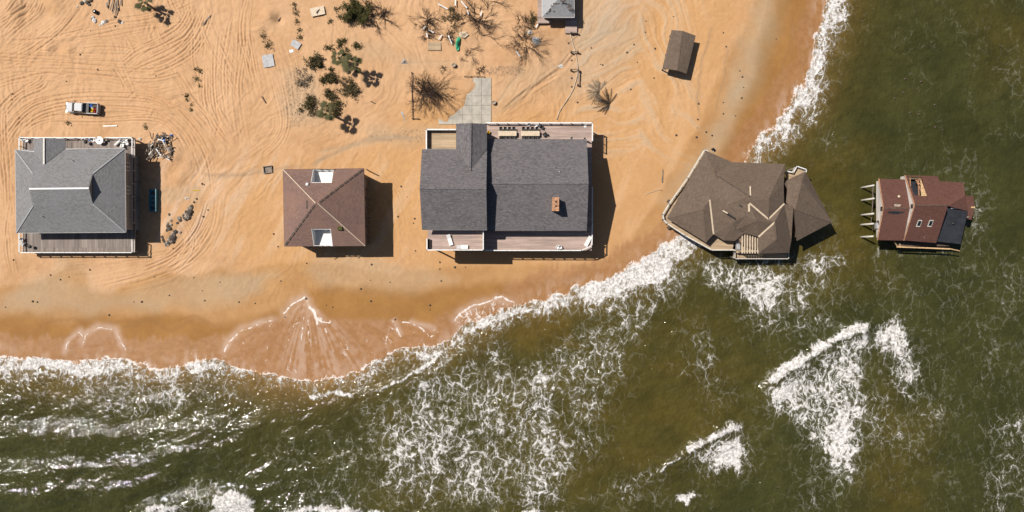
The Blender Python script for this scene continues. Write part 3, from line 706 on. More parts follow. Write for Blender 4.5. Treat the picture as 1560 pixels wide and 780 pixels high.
# water colour: suspended sand near the shore and over the bar, deeper green away
murk = np.exp(-np.clip(sea_d, 0, 1e9)/5.0)
for poly, k, so_ in (([(740, 500), (900, 470), (1040, 420), (1130, 480), (1180, 560), (1120, 680), (1000, 780), (760, 790), (700, 640)], .42, 90), ([(760, 495), (860, 480), (900, 530), (800, 545)], .8, 22),
                     ([(1180, 220), (1320, 220), (1340, 420), (1200, 460), (1100, 420)], .5, 60), ([(1000, 430), (1120, 480), (1180, 560), (1060, 660), (960, 560)], .35, 40),
                     ([(1330, 560), (1420, 640), (1420, 790), (1300, 790)], .4, 40), ([(540, 600), (720, 560), (720, 790), (560, 790)], .3, 50), ([(30, 570), (140, 580), (120, 610), (40, 600)], .55, 20),
                     ([(1480, 0), (1600, 0), (1600, 160), (1500, 120)], .3, 40), ([(250, 570), (520, 590), (500, 610), (260, 600)], .4, 16)):
    murk = np.maximum(murk, k*poly_soft(fu, fv, poly, so_))
murk = np.clip((murk*.85+.16)*(.65+.7*fbm(X/7, Y/4, 5, 191)), 0, 1)
shal = np.exp(-np.clip(sea_d, 0, 1e9)/2.2)
m, t, b = newmat('sea_water')
geo = N(t, 'NewGeometry'); P = geo.outputs['Position']
af, am, ash = attr(t, 'foam'), attr(t, 'murk'), attr(t, 'shal')
n1 = noise(t, P, .12, 5, .6); n2 = noise(t, P, .8, 4, .6)
c = mixc(t, ramp(t, n1, .3, .7), (.0205, .0255, .0085), (.029, .0345, .0115))
c = mixc(t, am, c, mixc(t, ramp(t, n1, .3, .7), (.064, .045, .008), (.088, .060, .011)))
c = mixc(t, ash, c, (.19, .105, .036))
c = mixc(t, .4, c, mixc(t, 1.0, c, mixc(t, ramp(t, n2, .3, .7), (.7, .7, .7), (1.3, 1.3, 1.3)), 'MULTIPLY'))
fo, fval, fp = foam_nodes(t, af)
# thin veil of spent foam round the strands
veil = math_(t, 'MULTIPLY', ramp(t, math_(t, 'ADD', fval, math_(t, 'MULTIPLY', af, 1.1)), .95, 1.5), .30)
c = mixc(t, veil, c, (.26, .25, .20))
fcol = mixc(t, ramp(t, noise(t, P, 2.2, 5, .75), .36, .62), (.28, .265, .25), (.62, .60, .59))
c = mixc(t, fo, c, fcol)
L(t, c, b.inputs['Base Color'])
r = N(t, 'Mix', data_type='FLOAT'); L(t, fo, r.inputs[0]); r.inputs[2].default_value = .06; r.inputs[3].default_value = .9; L(t, r.outputs[0], b.inputs['Roughness'])
b.inputs['IOR'].default_value = 1.33
w1 = noise(t, P, 1.7, 2, .55); w2 = noise(t, P, 5.0, 1, .5)
hh = math_(t, 'ADD', math_(t, 'ADD', math_(t, 'MULTIPLY', w1, 1.0), math_(t, 'MULTIPLY', w2, .10)), math_(t, 'MULTIPLY', fo, .5))
bump(t, hh, .75, .24, b)
sheet('sea', X, Y, Z, (sea_d > -6), dict(foam=fm, murk=murk, shal=shal), m)

# ------------------------------------------------------------------ building helpers
def plane_z(x, y, a, b, c):
    n = (b-a).cross(c-a); return a.z - ((x-a.x)*n.x + (y-a.y)*n.y)/n.z
def inset(poly, k):
    """shrink a convex-ish outline towards its centre by k metres"""
    cx = sum(p[0] for p in poly)/len(poly); cy = sum(p[1] for p in poly)/len(poly)
    out = []
    for p in poly:
        v = Vector((p[0]-cx, p[1]-cy)); l = v.length; v = v*((l-k)/l); out.append((cx+v.x, cy+v.y))
    return out
def rail(name, pts, z0, z1, mat, parent, step=1.9, top=.13, solid=False, balus=False):
    mb = MB()
    for a, b_ in zip(pts[:-1], pts[1:]):
        a = Vector((a[0], a[1], 0)); b_ = Vector((b_[0], b_[1], 0)); l = (b_-a).length
        if l < .05: continue
        up = Vector((0,0,1)); n = max(1, round(l/step))
        mb.bar(a+up*(z1-.02), b_+up*(z1-.02), top, .05)
        if solid: mb.bar(a+up*((z0+z1)/2-.05), b_+up*((z0+z1)/2-.05), .08, z1-z0-.12)
        else:
            mb.bar(a+up*(z1-.22), b_+up*(z1-.22), .05, .09); mb.bar(a+up*(z0+.16), b_+up*(z0+.16), .05, .08)
            if balus:
                k = int(l/.32)
                for i in range(k): q = a.lerp(b_, (i+.5)/k); mb.bar(q+up*(z0+.18), q+up*(z1-.2), .035, .035)
        for i in range(n+1):
            q = a.lerp(b_, i/n); mb.bar(q+up*z0, q+up*(z1+.05), .12, .12)
    return mb.build(name, mat, parent)
def posts(pts, z1, parent, mat, name='pile', r=.14, z0=-1.2):
    for p in pts:
        MB().tube([(p[0], p[1], z0), (p[0], p[1], z1)], [r*1.08, r], 8).build(name, mat, parent)
def win(x0, y0, z0, x1, y1, z1, nx, ny, parent, frame='white'):
    """window standing proud of a wall; (nx,ny) outward"""
    a = Vector((x0, y0, 0)); b_ = Vector((x1, y1, 0)); n = Vector((nx, ny, 0)); up = Vector((0,0,1))
    f = MB(); o = n*.05
    for z in (z0, z1): f.bar(a+o+up*z, b_+o+up*z, .10, .09)
    for q in (a, b_, a.lerp(b_, .5)): f.bar(q+o+up*(z0+.05), q+o+up*(z1-.05), .09, .09)
    fo_ = f.build('window', M[frame], parent)
    g = MB(); o2 = n*.02; g.add([a+o2+up*z0, b_+o2+up*z0, b_+o2+up*z1, a+o2+up*z1, a-o2+up*z0, b_-o2+up*z0, b_-o2+up*z1, a-o2+up*z1],
        [(0,1,2,3), (7,6,5,4), (0,4,5,1), (1,5,6,2), (2,6,7,3), (3,7,4,0)])
    g.build('pane', M['glass'], fo_)
def trim(edges, mat, parent, name='fascia', w=.06, h=.22, dz=-.12):
    for a, b_ in edges: MB().bar(Vector(a)+Vector((0,0,dz)), Vector(b_)+Vector((0,0,dz)), w, h).build(name, mat, parent)
def caps(edges, mat, parent, name='ridge_cap', w=.26, h=.05, dz=.03):
    for a, b_ in edges: MB().bar(Vector(a)+Vector((0,0,dz)), Vector(b_)+Vector((0,0,dz)), w, h).build(name, mat, parent)
def walls(name, poly, z0, z1, mat, parent): return MB().prism([(p[0], p[1]) for p in poly], z0, z1).build(name, mat, parent)
def vent(p, parent, r=.07, h=.45, mat='grey'):
    MB().tube([p-Vector((0,0,.2)), p+Vector((0,0,h))], r, 8).build('vent_pipe', M[mat], parent)

# ------------------------------------------------------------------ house A: grey dutch-hip roof
c0 = W(107, 292, 0)
hA = thing('beach_house', 'grey hip-roofed beach house with a weathered timber deck all round, furthest left', 'house', (c0.x, c0.y, 0))
e = 5.7; TL, TR_, BR, BL = W(23, 228, e), W(190.3, 226, e), W(191.5, 354, e), W(24.5, 355, e)
r0, r1 = W(44.6, 287.7, 9.2), W(135.4, 286.8, 9.2)
gWn, gWs, gEn, gEs = W(50.2, 264.6, 8.0), W(50.2, 313.8, 8.0), W(141.5, 264.6, 8.0), W(141.5, 310.8, 8.0)
v1_, v2_ = W(52.4, 231, 5.95), W(99.1, 227, 5.72)
MB().slab([[TL, TR_, gEn, r1, r0, gWn], [BL, gWs, r0, r1, gEs, BR], [TL, gWn, gWs, BL], [TR_, BR, gEs, gEn]], .16).build('roof', M['roof_grey'], hA)
rA = hA.children[0]
for tri, nm in (((gWn, gWs, r0), 'gablet'), ((gEn, gEs, r1), 'gablet')):
    mb = MB(); k = Vector((.08 if tri is not None and nm and tri[0].x < c0.x else -.08, 0, 0))
    mb.add([t_+k for t_ in tri] + [t_+k*2.2 for t_ in tri], [(0,1,2), (5,4,3), (0,3,4,1), (1,4,5,2), (2,5,3,0)]); mb.build(nm, M['siding'], rA)
p0, p1, pr0, pr1, p2, p3 = W(50.4, 211.4, 5.7), W(52.0, 231, 5.7), W(67.3, 210.4, 7.15), W(67.3, 250.4, 7.15), W(99.1, 211.4, 5.7), W(99.6, 227, 5.7)
up_ = Vector((0,0,.06))
MB().slab([[p0+up_, pr0+up_, pr1+up_, p1+up_], [pr0+up_, p2+up_, p3+up_, pr1+up_]], .14).build('porch_roof', M['roof_grey'], hA)
caps([(pr0+up_, pr1+up_)], M['off_white'], hA); caps([(r0, r1)], M['white'], hA)
caps([(TL, gWn), (BL, gWs), (TR_, gEn), (BR, gEs)], M['roof_light'], hA, w=.2)
trim([(TL, v1_), (v2_, TR_), (BL, BR), (TL, BL), (TR_, BR)], M['white'], hA)
ins = .55; wl = [(TL.x+ins, TL.y-ins), (TR_.x-ins, TR_.y-ins), (BR.x-ins, BR.y+ins), (BL.x+ins, BL.y+ins)]
walls('wall', wl, -.2, e-.1, M['siding'], hA)
yw = wl[0][1]; ys_ = wl[2][1]
for i in range(4):
    x = wl[3][0]+2+i*4.3; win(x, ys_, 3.2, x+1.5, ys_, 4.7, 0, -1, hA)
for i in range(3):
    y = ys_+2.2+i*4; win(wl[1][0], y, 3.2, wl[1][0], y+1.3, 4.6, 1, 0, hA)
zt, zd = 3.15, 2.1
D = [W(29, 209.5, zt), W(201, 208.5, zt), W(202.8, 384.8, zt), W(31, 385.5, zt)]
dk = MB(); o_ = .06
x0_, x1_, y0_, y1_ = D[0].x, D[1].x, D[2].y, D[0].y
dk.box(x0_, y0_, zd-.22, x1_, ys_-.02, zd); dk.box(x0_, yw+.02, zd-.22, x1_, y1_, zd)
dk.box(wl[1][0]+.02, ys_-.02, zd-.22, x1_, yw+.02, zd)
dk.build('deck', M['deck_old'], hA)
rail('railing', [(x0_, ys_+.6), (x0_, y0_), (x1_, y0_), (x1_, y0_+2.2)], zd, zt, M['white'], hA)
rail('railing', [(x1_, ys_+1.2), (x1_, yw-.4)], zd, zt, M['grey'], hA, step=2.5, top=.09)
xa = W(145, 209, zt).x; xb = W(160, 209, zt).x
rail('railing', [(x0_, yw), (x0_, y1_), (xa, y1_)], zd, zt, M['white'], hA); rail('railing', [(xb, y1_), (x1_, y1_), (x1_, yw-.2)], zd, zt, M['white'], hA)
posts([(x0_+.3+i*(x1_-x0_-.6)/6, yy) for i in range(7) for yy in (y0_+.25, y1_-.25)], zd-.23, hA, M['wood_old'])
posts([(x1_-.3, y0_+3+i*3.2) for i in range(5)], zd-.23, hA, M['wood_old'])
for x in (112, 66): vent(on_plane(x, 245 if x > 100 else 330, TL if x > 100 else BL, TR_ if x > 100 else BR, r0), hA)

# ------------------------------------------------------------------ house B: square brown hip roof with two cut-in balconies
c0 = W(493, 316, 0)
hB = thing('beach_house', 'square brown hip-roofed beach house with two white balconies cut into its roof', 'house', (c0.x, c0.y, 0))
e = 6.5; TL, TR_, BR, BL = W(431, 258, e), W(554.3, 256.5, e), W(556.3, 374.6, e), W(433, 375.4, e); ap_ = W(480.8, 309.6, 10.0)
ap2 = W(484.0, 309.8, 10.0)
def pn(px, py): return on_plane(px, py, TL, TR_, ap_)
def ps(px, py): return on_plane(px, py, BL, BR, ap_)
n0, n1_, n2_, n3_ = pn(476.5, 257.5), pn(473.6, 278.6), pn(505.3, 278.4), pn(508.6, 257.2)
s0, s1, s2, s3 = ps(477.5, 375), ps(474.5, 348.5), ps(503.4, 348.4), ps(507.4, 374.8)
n0.x = n1_.x = (n0.x+n1_.x)/2; n2_.x = n3_.x = (n2_.x+n3_.x)/2; s0.x = s1.x = (s0.x+s1.x)/2; s2.x = s3.x = (s2.x+s3.x)/2
MB().slab([[TL, n0, n1_, ap_], [n1_, n2_, ap2, ap_], [n3_, TR_, ap2, n2_], [BL, ap_, s1, s0], [ap_, ap2, s2, s1], [s3, s2, ap2, BR], [TL, ap_, BL], [TR_, BR, ap2]], .17).build('roof', M['roof_brown'], hB)
caps([(TL, ap_), (BR, ap2)], M['cream'], hB, w=.12)
for a, b_ in ((ap2, TR_), (BL, ap_)):
    for i in range(9):
        q = a.lerp(b_, .04+i*.105); MB().bar(q+Vector((0,0,.04)), a.lerp(b_, .04+i*.105+.085)+Vector((0,0,.04)), .3, .06).build('ridge_cap', M['wood_dark'], hB)
trim([(TL, n0), (n3_, TR_), (BL, s0), (s3, BR), (TL, BL), (TR_, BR)], M['wood_dark'], hB)
ins = .5; x0_, x1_, y1_, y0_ = TL.x+ins, TR_.x-ins, TL.y-ins, BL.y+ins
zf = 5.55
wm = MB()
# walls as a ring with the balconies open above their floors
wm.prism([(x0_, y0_), (x1_, y0_), (x1_, y1_), (x0_, y1_)], -.2, zf-.25)
wm.box(x0_, y0_, zf-.25, n0.x-.08, y1_, e-.05); wm.box(n3_.x+.08, y0_, zf-.25, x1_, y1_, e-.05)
wm.box(n0.x-.08, s1.y+.1, zf-.25, n3_.x+.08, n1_.y-.1, e-.05)
wm.build('wall', M['siding_brown'], hB)
for (xa, xb, ya, yb, zz, sgn) in ((n0.x, n2_.x, n1_.y, n0.y, n1_.z, 1), (s0.x, s2.x, s1.y, s0.y, s1.z, -1)):
    bc = thing('x', '', '') if False else None
    f = MB(); f.box(xa+.06, min(ya, yb), zf-.2, xb-.06, max(ya, yb), zf); fo2 = f.build('balcony_floor', M['white'], hB)
    g = MB()
    for x in (xa, xb):
        w_ = .10 if x == xa else -.10
        xa_, xb_ = sorted((x-w_*.2, x+w_*.8))
        poly = [(ya, zz-.02), (yb, e-.02), (yb, zf-.2), (ya, zf-.2)]
        vs = [(xa_, y, z) for y, z in poly] + [(xb_, y, z) for y, z in poly]
        g.add(vs, [(0,1,2,3), (7,6,5,4), (0,4,5,1), (1,5,6,2), (2,6,7,3), (3,7,4,0)])
    ia, ib = sorted((ya, ya-.1*sgn*-1))
    g.box(xa+.09, ia-.0, zf-.2, xb-.09, ib, zz-.19)
    g.build('balcony_wall', M['white'], hB)
    y_ = yb-.1*sgn
    rail('balcony_railing', [(xa+.1, y_), (xb-.1, y_)], zf, zf+.95, M['off_white'], hB, step=1.2, top=.09)
for i in range(3):
    win(x1_, y0_+2.3+i*3.7, 3.4, x1_, y0_+3.6+i*3.7, 4.8, 1, 0, hB); win(x0_+2+i*3.8, y0_, 3.4, x0_+3.4+i*3.8, y0_, 4.8, 0, -1, hB)
hb = MB(); q = on_plane(467.7, 311.5, TL, BL, ap_); hb.box(q.x-.12, q.y-.7, q.z-.1, q.x+.12, q.y+.7, q.z+.12); hb.build('roof_vent', M['wood_dark'], hB)
hb = MB(); q = ps(518.2, 348); hb.box(q.x-.4, q.y-.3, q.z-.1, q.x+.4, q.y+.3, q.z+.32); hb.build('skylight', M['leaf'], hB)
posts([W(558.2, 258+i*14.2, 3.0).to_tuple() for i in range(9)], 3.0, hB, M['wood_old'], 'pile', .1)
for p, q in ((W(473.5, 376, 5.8), W(477, 384, 4.4)), (W(507.5, 376, 5.8), W(511, 381, 4.9)), (W(476, 257.4, 6.6), W(511, 258.2, 6.7))): MB().bar(p, q, .1, .1).build('broken_bracket', M['wood_dark'], hB)
q = pn(468.5, 281); MB().lathe(q+Vector((0,0,-.1)), [(.3, 0), (.3, .28), (.18, .42), (.02, .48)], 12).build('roof_vent', M['white'], hB)

# ------------------------------------------------------------------ house C: the large slate-grey pair of gables
c0 = W(770, 290, 0)
hC = thing('beach_house', 'largest beach house with two slate grey gable roofs, brick chimney and pink decks', 'house', (c0.x, c0.y, 0))
a, b_ = W(641.3, 227.2, 9.6), W(741, 227.2, 9.6); cL, cR = W(640.9, 286.8, 12.6), W(741.8, 287.4, 12.6); dL, dR = W(641.7, 350.2, 9.6), W(741, 350.2, 9.6)
aw_ = W(695.2, 227.2, 9.6); pr = W(716.4, 258, 11.15)
b_.x = dR.x = cR.x = (b_.x+cR.x)/2; a.x = dL.x = cL.x = (a.x+cL.x)/2
MB().slab([[a, aw_, pr, b_, cR, cL], [dL, cL, cR, dR]], .2).build('roof', M['roof_slate'], hC)
g0, g1, g2, g3, g4, g5 = W(695, 188.3, 9.75), W(695.2, 227, 9.75), W(717.2, 187.6, 11.2), W(716.4, 259, 11.2), W(741.6, 188.6, 9.75), W(741, 227, 9.75)
g4.x = g5.x = b_.x-.01
MB().slab([[g0, g2, g3, g1], [g2, g4, g5, g3]], .18).build('porch_roof', M['roof_slate'], hC)
caps([(cL, cR), (g2, g3)], M['roof_slate'], hC, w=.3, h=.07)
e1, e2 = W(742.5, 211.6, 7.6), W(894.3, 212.4, 7.6); f1, f2 = W(742.5, 279.4, 10.4), W(896.3, 279, 10.4); h1, h2 = W(742.5, 351.6, 7.6), W(896, 351.4, 7.6)
e1.x = f1.x = h1.x = b_.x-.25; e2.x = f2.x = h2.x = (e2.x+f2.x)/2
MB().slab([[e1, e2, f2, f1], [h1, f1, f2, h2]], .2).build('roof', M['roof_slate'], hC)
caps([(f1, f2)], M['roof_slate'], hC, w=.3, h=.07)
trim([(e1, e2), (h1, h2)], M['wood_dark'], hC); trim([(a, aw_), (dL, dR)], M['off_white'], hC, h=.16)
trim([(g0, g1)], M['wood_dark'], hC)
zt2, zd2 = 5.45, 4.4; zt1, zd1 = 8.2, 7.15
wx0, wx1 = a.x+.5, b_.x-.3; wyN, wyS = a.y-.6, dL.y+.6
walls('wall', [(wx0, wyS), (wx1, wyS), (wx1, wyN), (wx0, wyN)], -.2, 9.5, M['siding'], hC)
def gable(x, yS, yN, yR, z0, zr, parent, mat='siding', t_=.12):
    mb = MB(); vs = [(x-t_, yS, z0), (x-t_, yN, z0), (x-t_, yR, zr), (x, yS, z0), (x, yN, z0), (x, yR, zr)]
    mb.add(vs, [(0,1,2), (5,4,3), (0,3,4,1), (1,4,5,2), (2,5,3,0)]); mb.build('gable_wall', M[mat], parent)
gable(wx1, wyS, wyN, cR.y, 9.5, 12.15, hC); gable(wx0+.12, wyS, wyN, cR.y, 9.5, 12.15, hC)
ex1 = e2.x-.5; eyN, eyS = e1.y-.6, h1.y+.6
walls('wall', [(wx1+.01, eyS), (ex1, eyS), (ex1, eyN), (wx1+.01, eyN)], -.2, 7.5, M['siding'], hC)
gable(ex1, eyS, eyN, f2.y, 7.5, 10.0, hC)
pgy = g0.y-.5
walls('wall', [(g0.x+.4, wyN+.01), (g4.x-.4, wyN+.01), (g4.x-.4, pgy), (g0.x+.4, pgy)], -.2, 9.6, M['siding'], hC)
# chimney
q = W(846.4, 311, 11.3)
mb = MB(); mb.box(q.x-.5, q.y-1.05, 8.9, q.x+.5, q.y+1.05, 11.2); ch = mb.build('chimney', M['brick'], hC)
mb = MB(); mb.box(q.x-.56, q.y-1.12, 11.2, q.x+.56, q.y+1.12, 11.32); mb.build('chimney_cap', M['brick'], ch)
for dy in (-.3, .4): MB().tube([(q.x, q.y+dy, 11.3), (q.x, q.y+dy, 11.55)], .14, 10).build('flue', M['wood_dark'], ch)
# decks
NE0, NE1 = W(742, 186.5, zt2), W(902.6, 186.8, zt2); SE = W(901, 381.5, zt2); se2 = W(905, 340, zt2)
mb = MB(); xE = NE1.x
mb.box(g4.x-.39, eyN+.01, zd2-.25, xE, NE0.y, zd2); mb.box(ex1+.01, eyS, zd2-.25, xE, eyN+.01, zd2)
mb.box(wx1-.4, SE.y, zd2-.25, xE, eyS-.01, zd2); mb.build('deck', M['deck_pink'], hC)
rail('railing', [(g4.x-.3, NE0.y-.05), (xE, NE0.y-.05), (xE, NE1.y-3.1)], zd2, zt2, M['white'], hC, balus=True, top=.17)
rail('railing', [(xE, eyS+7.0), (xE, eyS+1)], zd2, zt2, M['white'], hC)
rail('railing', [(xE, W(905, 340, zt2).y), (xE-.1, W(903, 374, zt2).y), (W(886, 381, zt2).x, SE.y), (wx1-.2, SE.y)], zd2, zt2, M['white'], hC, top=.17)
posts([(wx1+1+i*(xE-wx1-1.4)/7, y) for i in range(8) for y in (SE.y+.3, NE0.y-.35)], zd2-.26, hC, M['wood_old'], 'pile', .15)
posts([(xE-.3, SE.y+3+i*3.6) for i in range(5)], zd2-.26, hC, M['wood_old'], 'pile', .15)
sw0, sw1 = W(650.4, 380.8, zt1), W(736.2, 380.4, zt1)
mb = MB(); mb.box(sw0.x, sw0.y, zd1-.25, sw1.x, wyS-.01, zd1); mb.build('upper_deck', M['deck_pink'], hC)
rail('railing', [(sw0.x, W(650, 364, zt1).y), (sw0.x, sw0.y), (sw1.x, sw0.y), (sw1.x, wyS-.3)], zd1, zt1, M['white'], hC, solid=True, top=.17)
posts([(sw0.x+.3+i*(sw1.x-sw0.x-.6)/3, sw0.y+.3) for i in range(4)], zd1-.26, hC, M['wood_old'], 'pile', .15)
nw0, nw1 = W(649.6, 197.4, zt1), W(695, 197.4, zt1)
mb = MB(); mb.box(nw0.x, wyN+.01, zd1-.25, g0.x+.39, nw0.y, zd1); mb.build('upper_deck', M['deck_tan'], hC)
rail('railing', [(nw0.x, wyN), (nw0.x, nw0.y), (g0.x+.35, nw0.y)], zd1, zt1+.1, M['white'], hC, solid=True, top=.2)
posts([(nw0.x+.3, nw0.y-.3), (nw0.x+2.6, nw0.y-.3), (nw0.x+.3, nw0.y-2)], zd1-.26, hC, M['wood_old'], 'pile', .15)
for i in range(5):
    x = wx1+2.2+i*3; win(x, eyS, 5.0, x+1.7, eyS, 6.9, 0, -1, hC)
for i in range(3): win(wx0+1.5+i*3.2, wyS, 7.6, wx0+3.1+i*3.2, wyS, 9.1, 0, -1, hC)
for i in range(3): win(ex1, eyS+2.4+i*4.4, 5.0, ex1, eyS+4+i*4.4, 6.7, 1, 0, hC)
vent(on_plane(852, 262, e1, e2, f1), hC, mat='white'); vent(on_plane(716.5, 258.5, a, b_, cL)+Vector((0,0,.2)), hC, mat='cream'); vent(on_plane(844, 299, e1, e2, f1), hC, h=.3)

# ------------------------------------------------------------------ house D: taupe many-gabled roof standing in the surf
def Z4(x, y, h): return W(990+x/3.713, 210+y/3.713, h)
c0 = W(1140, 320, 0)
hD = thing('beach_house', 'sprawling taupe-roofed house with many hips and a white pergola, standing in the surf', 'house', (c0.x, c0.y, ZS))
nd = dict(A=(318,72,6), B=(465,137,6), C=(765,148,6), D=(772,190,5.9), D2=(775,240,6.2), E=(880,190,5.6), F=(1030,478,5.5), G=(832,583,5.5), G2=(826,570,5.6), H=(800,583,6.0), I=(787,650,6), J=(612,655,6), Jt=(614,560,7.1),
          K=(480,583,6), K2=(418,580,6), Vv=(360,545,6.1), Mm=(318,592,6), Nn=(97,455,6), R=(300,405,7.6), S=(338,350,7.7), T=(435,380,8.4), Q1=(372,208,7.2), Q2=(565,330,9.2), W=(563,370,8.9), P=(670,460,8.3),
          U=(675,335,9.6), C2=(757,265,7.4), O=(760,372,8.0), s1=(605,470,8.9), s2=(705,478,8.9), s3=(715,575,8.3), s4=(535,540,6.7), Y=(545,440,8.7), Zz=(480,520,7.0), X=(822,405,8.4), X2=(812,385,8.2), L1=(860,245,7.2),
          Q3=(565,352,8.6), q=(482,470,8.0))
Dn = {k: Z4(*v) for k, v in nd.items()}
def fc(*ks): return [Dn[k] for k in ks]
roofD = []
roofD += [fc('A','Nn','R'), fc('A','R','S'), fc('A','S','T','Q1'), fc('Q1','T','Q2')]
roofD += [fc('A','Q1','B'), fc('B','Q1','Q2'), fc('B','Q2','C'), fc('Q2','U','C'), fc('U','C2','C')]
roofD += [fc('Nn','Mm','R'), fc('Mm','Vv','R'), fc('R','Vv','S'), fc('S','Vv','T'), fc('T','Vv','q'), fc('q','Vv','K2'), fc('q','K2','K'), fc('q','K','Zz')]
roofD += [fc('T','q','Y'), fc('q','Zz','Y'), fc('T','Y','W'), fc('T','W','Q2'), fc('Q2','W','U'), fc('W','P','U'), fc('Y','s1','W'), fc('W','s1','P'), fc('Y','Zz','s1'), fc('Zz','s4','s1'), fc('Zz','K','s4')]
roofD += [fc('U','P','O'), fc('U','O','C2'), fc('s1','s2','P'), fc('P','s2','O'), fc('s1','Jt','s2'), fc('s1','s4','Jt'), fc('s2','Jt','s3'), fc('Jt','J','s3'), fc('J','I','s3'), fc('s2','s3','I'), fc('s2','I','H'), fc('s2','H','O'), fc('O','H','X2')]
MB().slab(roofD, .2).build('roof', M['roof_taupe'], hD)
# east wing, standing a little lower
for k_ in ('X2','O','C2'): Dn[k_+'e'] = Dn[k_]
Dn['sl1'] = Z4(760, 290, 7.1); Dn['sl2'] = Z4(778, 290, 7.0); Dn['sl3'] = Z4(771, 366, 7.6); Dn['sl4'] = Z4(757, 366, 7.7); Dn['Xn'] = Z4(812, 392, 7.9); Dn['Ce'] = Z4(764, 262, 6.7)
MB().slab([fc('D2','E','L1'), fc('D2','L1','sl2'), fc('Ce','D2','sl2'), fc('sl2','L1','X'), fc('sl2','X','sl3'), fc('sl3','X','Xn'), fc('L1','E','F'), fc('L1','F','X'), fc('X','F','G'), fc('X','G','Xn')], .2).build('wing_roof', M['roof_taupe'], hD)
caps([(Dn['Nn'], Dn['R']), (Dn['s2'], Dn['s3']), (Dn['X'], Dn['F']), (Dn['Mm'], Dn['R']), (Dn['U'], Dn['P']), (Dn['s1'], Dn['s4']), (Dn['s3'], Dn['I'])], M['roof_taupe'], hD, w=.22, h=.07)
mb = MB()
for a, b_, w_ in (('W','P',.26), ('P','O',.24), ('s2','Jt',.28), ('S','Vv',.26)): MB().bar(Dn[a]+Vector((0,0,.05)), Dn[b_]+Vector((0,0,.05)), w_, .04).build('valley_flashing', M['cream'], hD)
mb = MB(); a, b_ = Dn['Q1'], Dn['Q2']; mb.bar(a+Vector((0,0,.02)), b_+Vector((0,0,.12)), .22, .22); mb.build('ridge_cap', M['wood_dark'], hD)  # dark bar on this ridge paints in the shadow of the roof step
for p, q, w_ in ((Z4(567, 275, 8.9), Z4(569, 328, 9.3), .2), (Z4(412, 412, 8.35), Z4(440, 428, 8.5), .2), (Z4(560, 375, 9.0), Z4(561, 418, 8.95), .28)): MB().bar(p, q, w_, .26).build('flashing', M['cream'], hD)
mb = MB(); mb.bar(Z4(438, 428, 8.5), Z4(482, 458, 8.4), .22, .3); mb.bar(Z4(506, 380, 8.9), Z4(520, 388, 8.95), .2, .2); mb.build('roof_vent', M['black'], hD)
# walls under the eaves
per = [Z4(*v) for v in ((340,100,0),(465,165,0),(745,172,0),(750,300,0),(780,380,0),(775,560,0),(770,632,0),(625,635,0),(520,600,0),(500,565,0),(420,560,0),(370,525,0),(312,560,0),(130,450,0))]
per = [(p.x, p.y) for p in [Vector(p)*((H-5.8)/H) for p in per]]
walls('wall', per, -1.6, 5.75, M['siding_brown'], hD)
per2 = [(p.x, p.y) for p in [Vector(Z4(*v))*((H-5.5)/H) for v in ((795,250,0),(868,212,0),(1000,474,0),(842,560,0),(825,400,0))]]
walls('wall', per2, -1.6, 5.4, M['siding_brown'], hD)
# west and south walkway decks with rails
zt, zd = 4.7, 3.7
dkp = [(330,78), (312,64), (215,225), (110,372), (74,432), (78,462), (100,486), (200,552), (350,634), (478,634)]
dp = [Z4(x, y, zt) for x, y in dkp]
inn = [Z4(x, y, 5.8)*1 for x, y in ((478,570),(420,560),(370,525),(312,560),(130,450),(340,100))]
inn2 = [Vector((p[0], p[1], 0)) for p in (per[9], per[10], per[11], per[12], per[13], per[0])]
mb = MB(); mb.prism([(p.x, p.y) for p in dp] + [(p.x, p.y) for p in inn2], zd-.25, zd); mb.build('deck', M['deck_tan'], hD)
rail('railing', [(p.x, p.y) for p in dp], zd, zt, M['off_white'], hD, top=.2, balus=True)
posts([(p.x+(Dn['T'].x-p.x)*.09, p.y+(Dn['T'].y-p.y)*.09) for p in dp[1:]], zd-.26, hD, M['wood_old'], 'pile', .16, -3)
sd = [Z4(x, y, 3.3) for x, y in ((482, 652), (786, 652), (786, 690), (482, 684))]
mb = MB(); mb.box(sd[0].x, sd[3].y, 2.15, sd[1].x, Z4(500, 628, 2.3).y, 2.3); mb.build('lower_deck', M['deck_tan'], hD)
rail('railing', [(sd[0].x, sd[0].y+.5), (sd[0].x, sd[3].y), (sd[1].x, sd[3].y), (sd[1].x, sd[0].y+.5)], 2.3, 3.3, M['off_white'], hD, top=.12)
posts([(sd[0].x+.3+i*(sd[1].x-sd[0].x-.6)/4, sd[3].y+.3) for i in range(5)], 2.14, hD, M['wood_old'], 'pile', .16, -3)
ne = [Z4(x, y, 3.9) for x, y in ((778, 188), (812, 196), (832, 160), (888, 180), (880, 200), (862, 240), (790, 240))]
mb = MB(); mb.prism([(p.x, p.y) for p in ne], 2.8, 3.0); mb.build('corner_deck', M['deck_tan'], hD)
rail('railing', [(p.x, p.y) for p in ne[:5]], 3.0, 3.9, M['white'], hD, top=.16)
posts([(ne[2].x+.1, ne[2].y-.2), (ne[3].x-.1, ne[3].y-.2), (ne[0].x+.2, ne[0].y-.2)], 2.79, hD, M['wood_old'], 'pile', .14, -3)
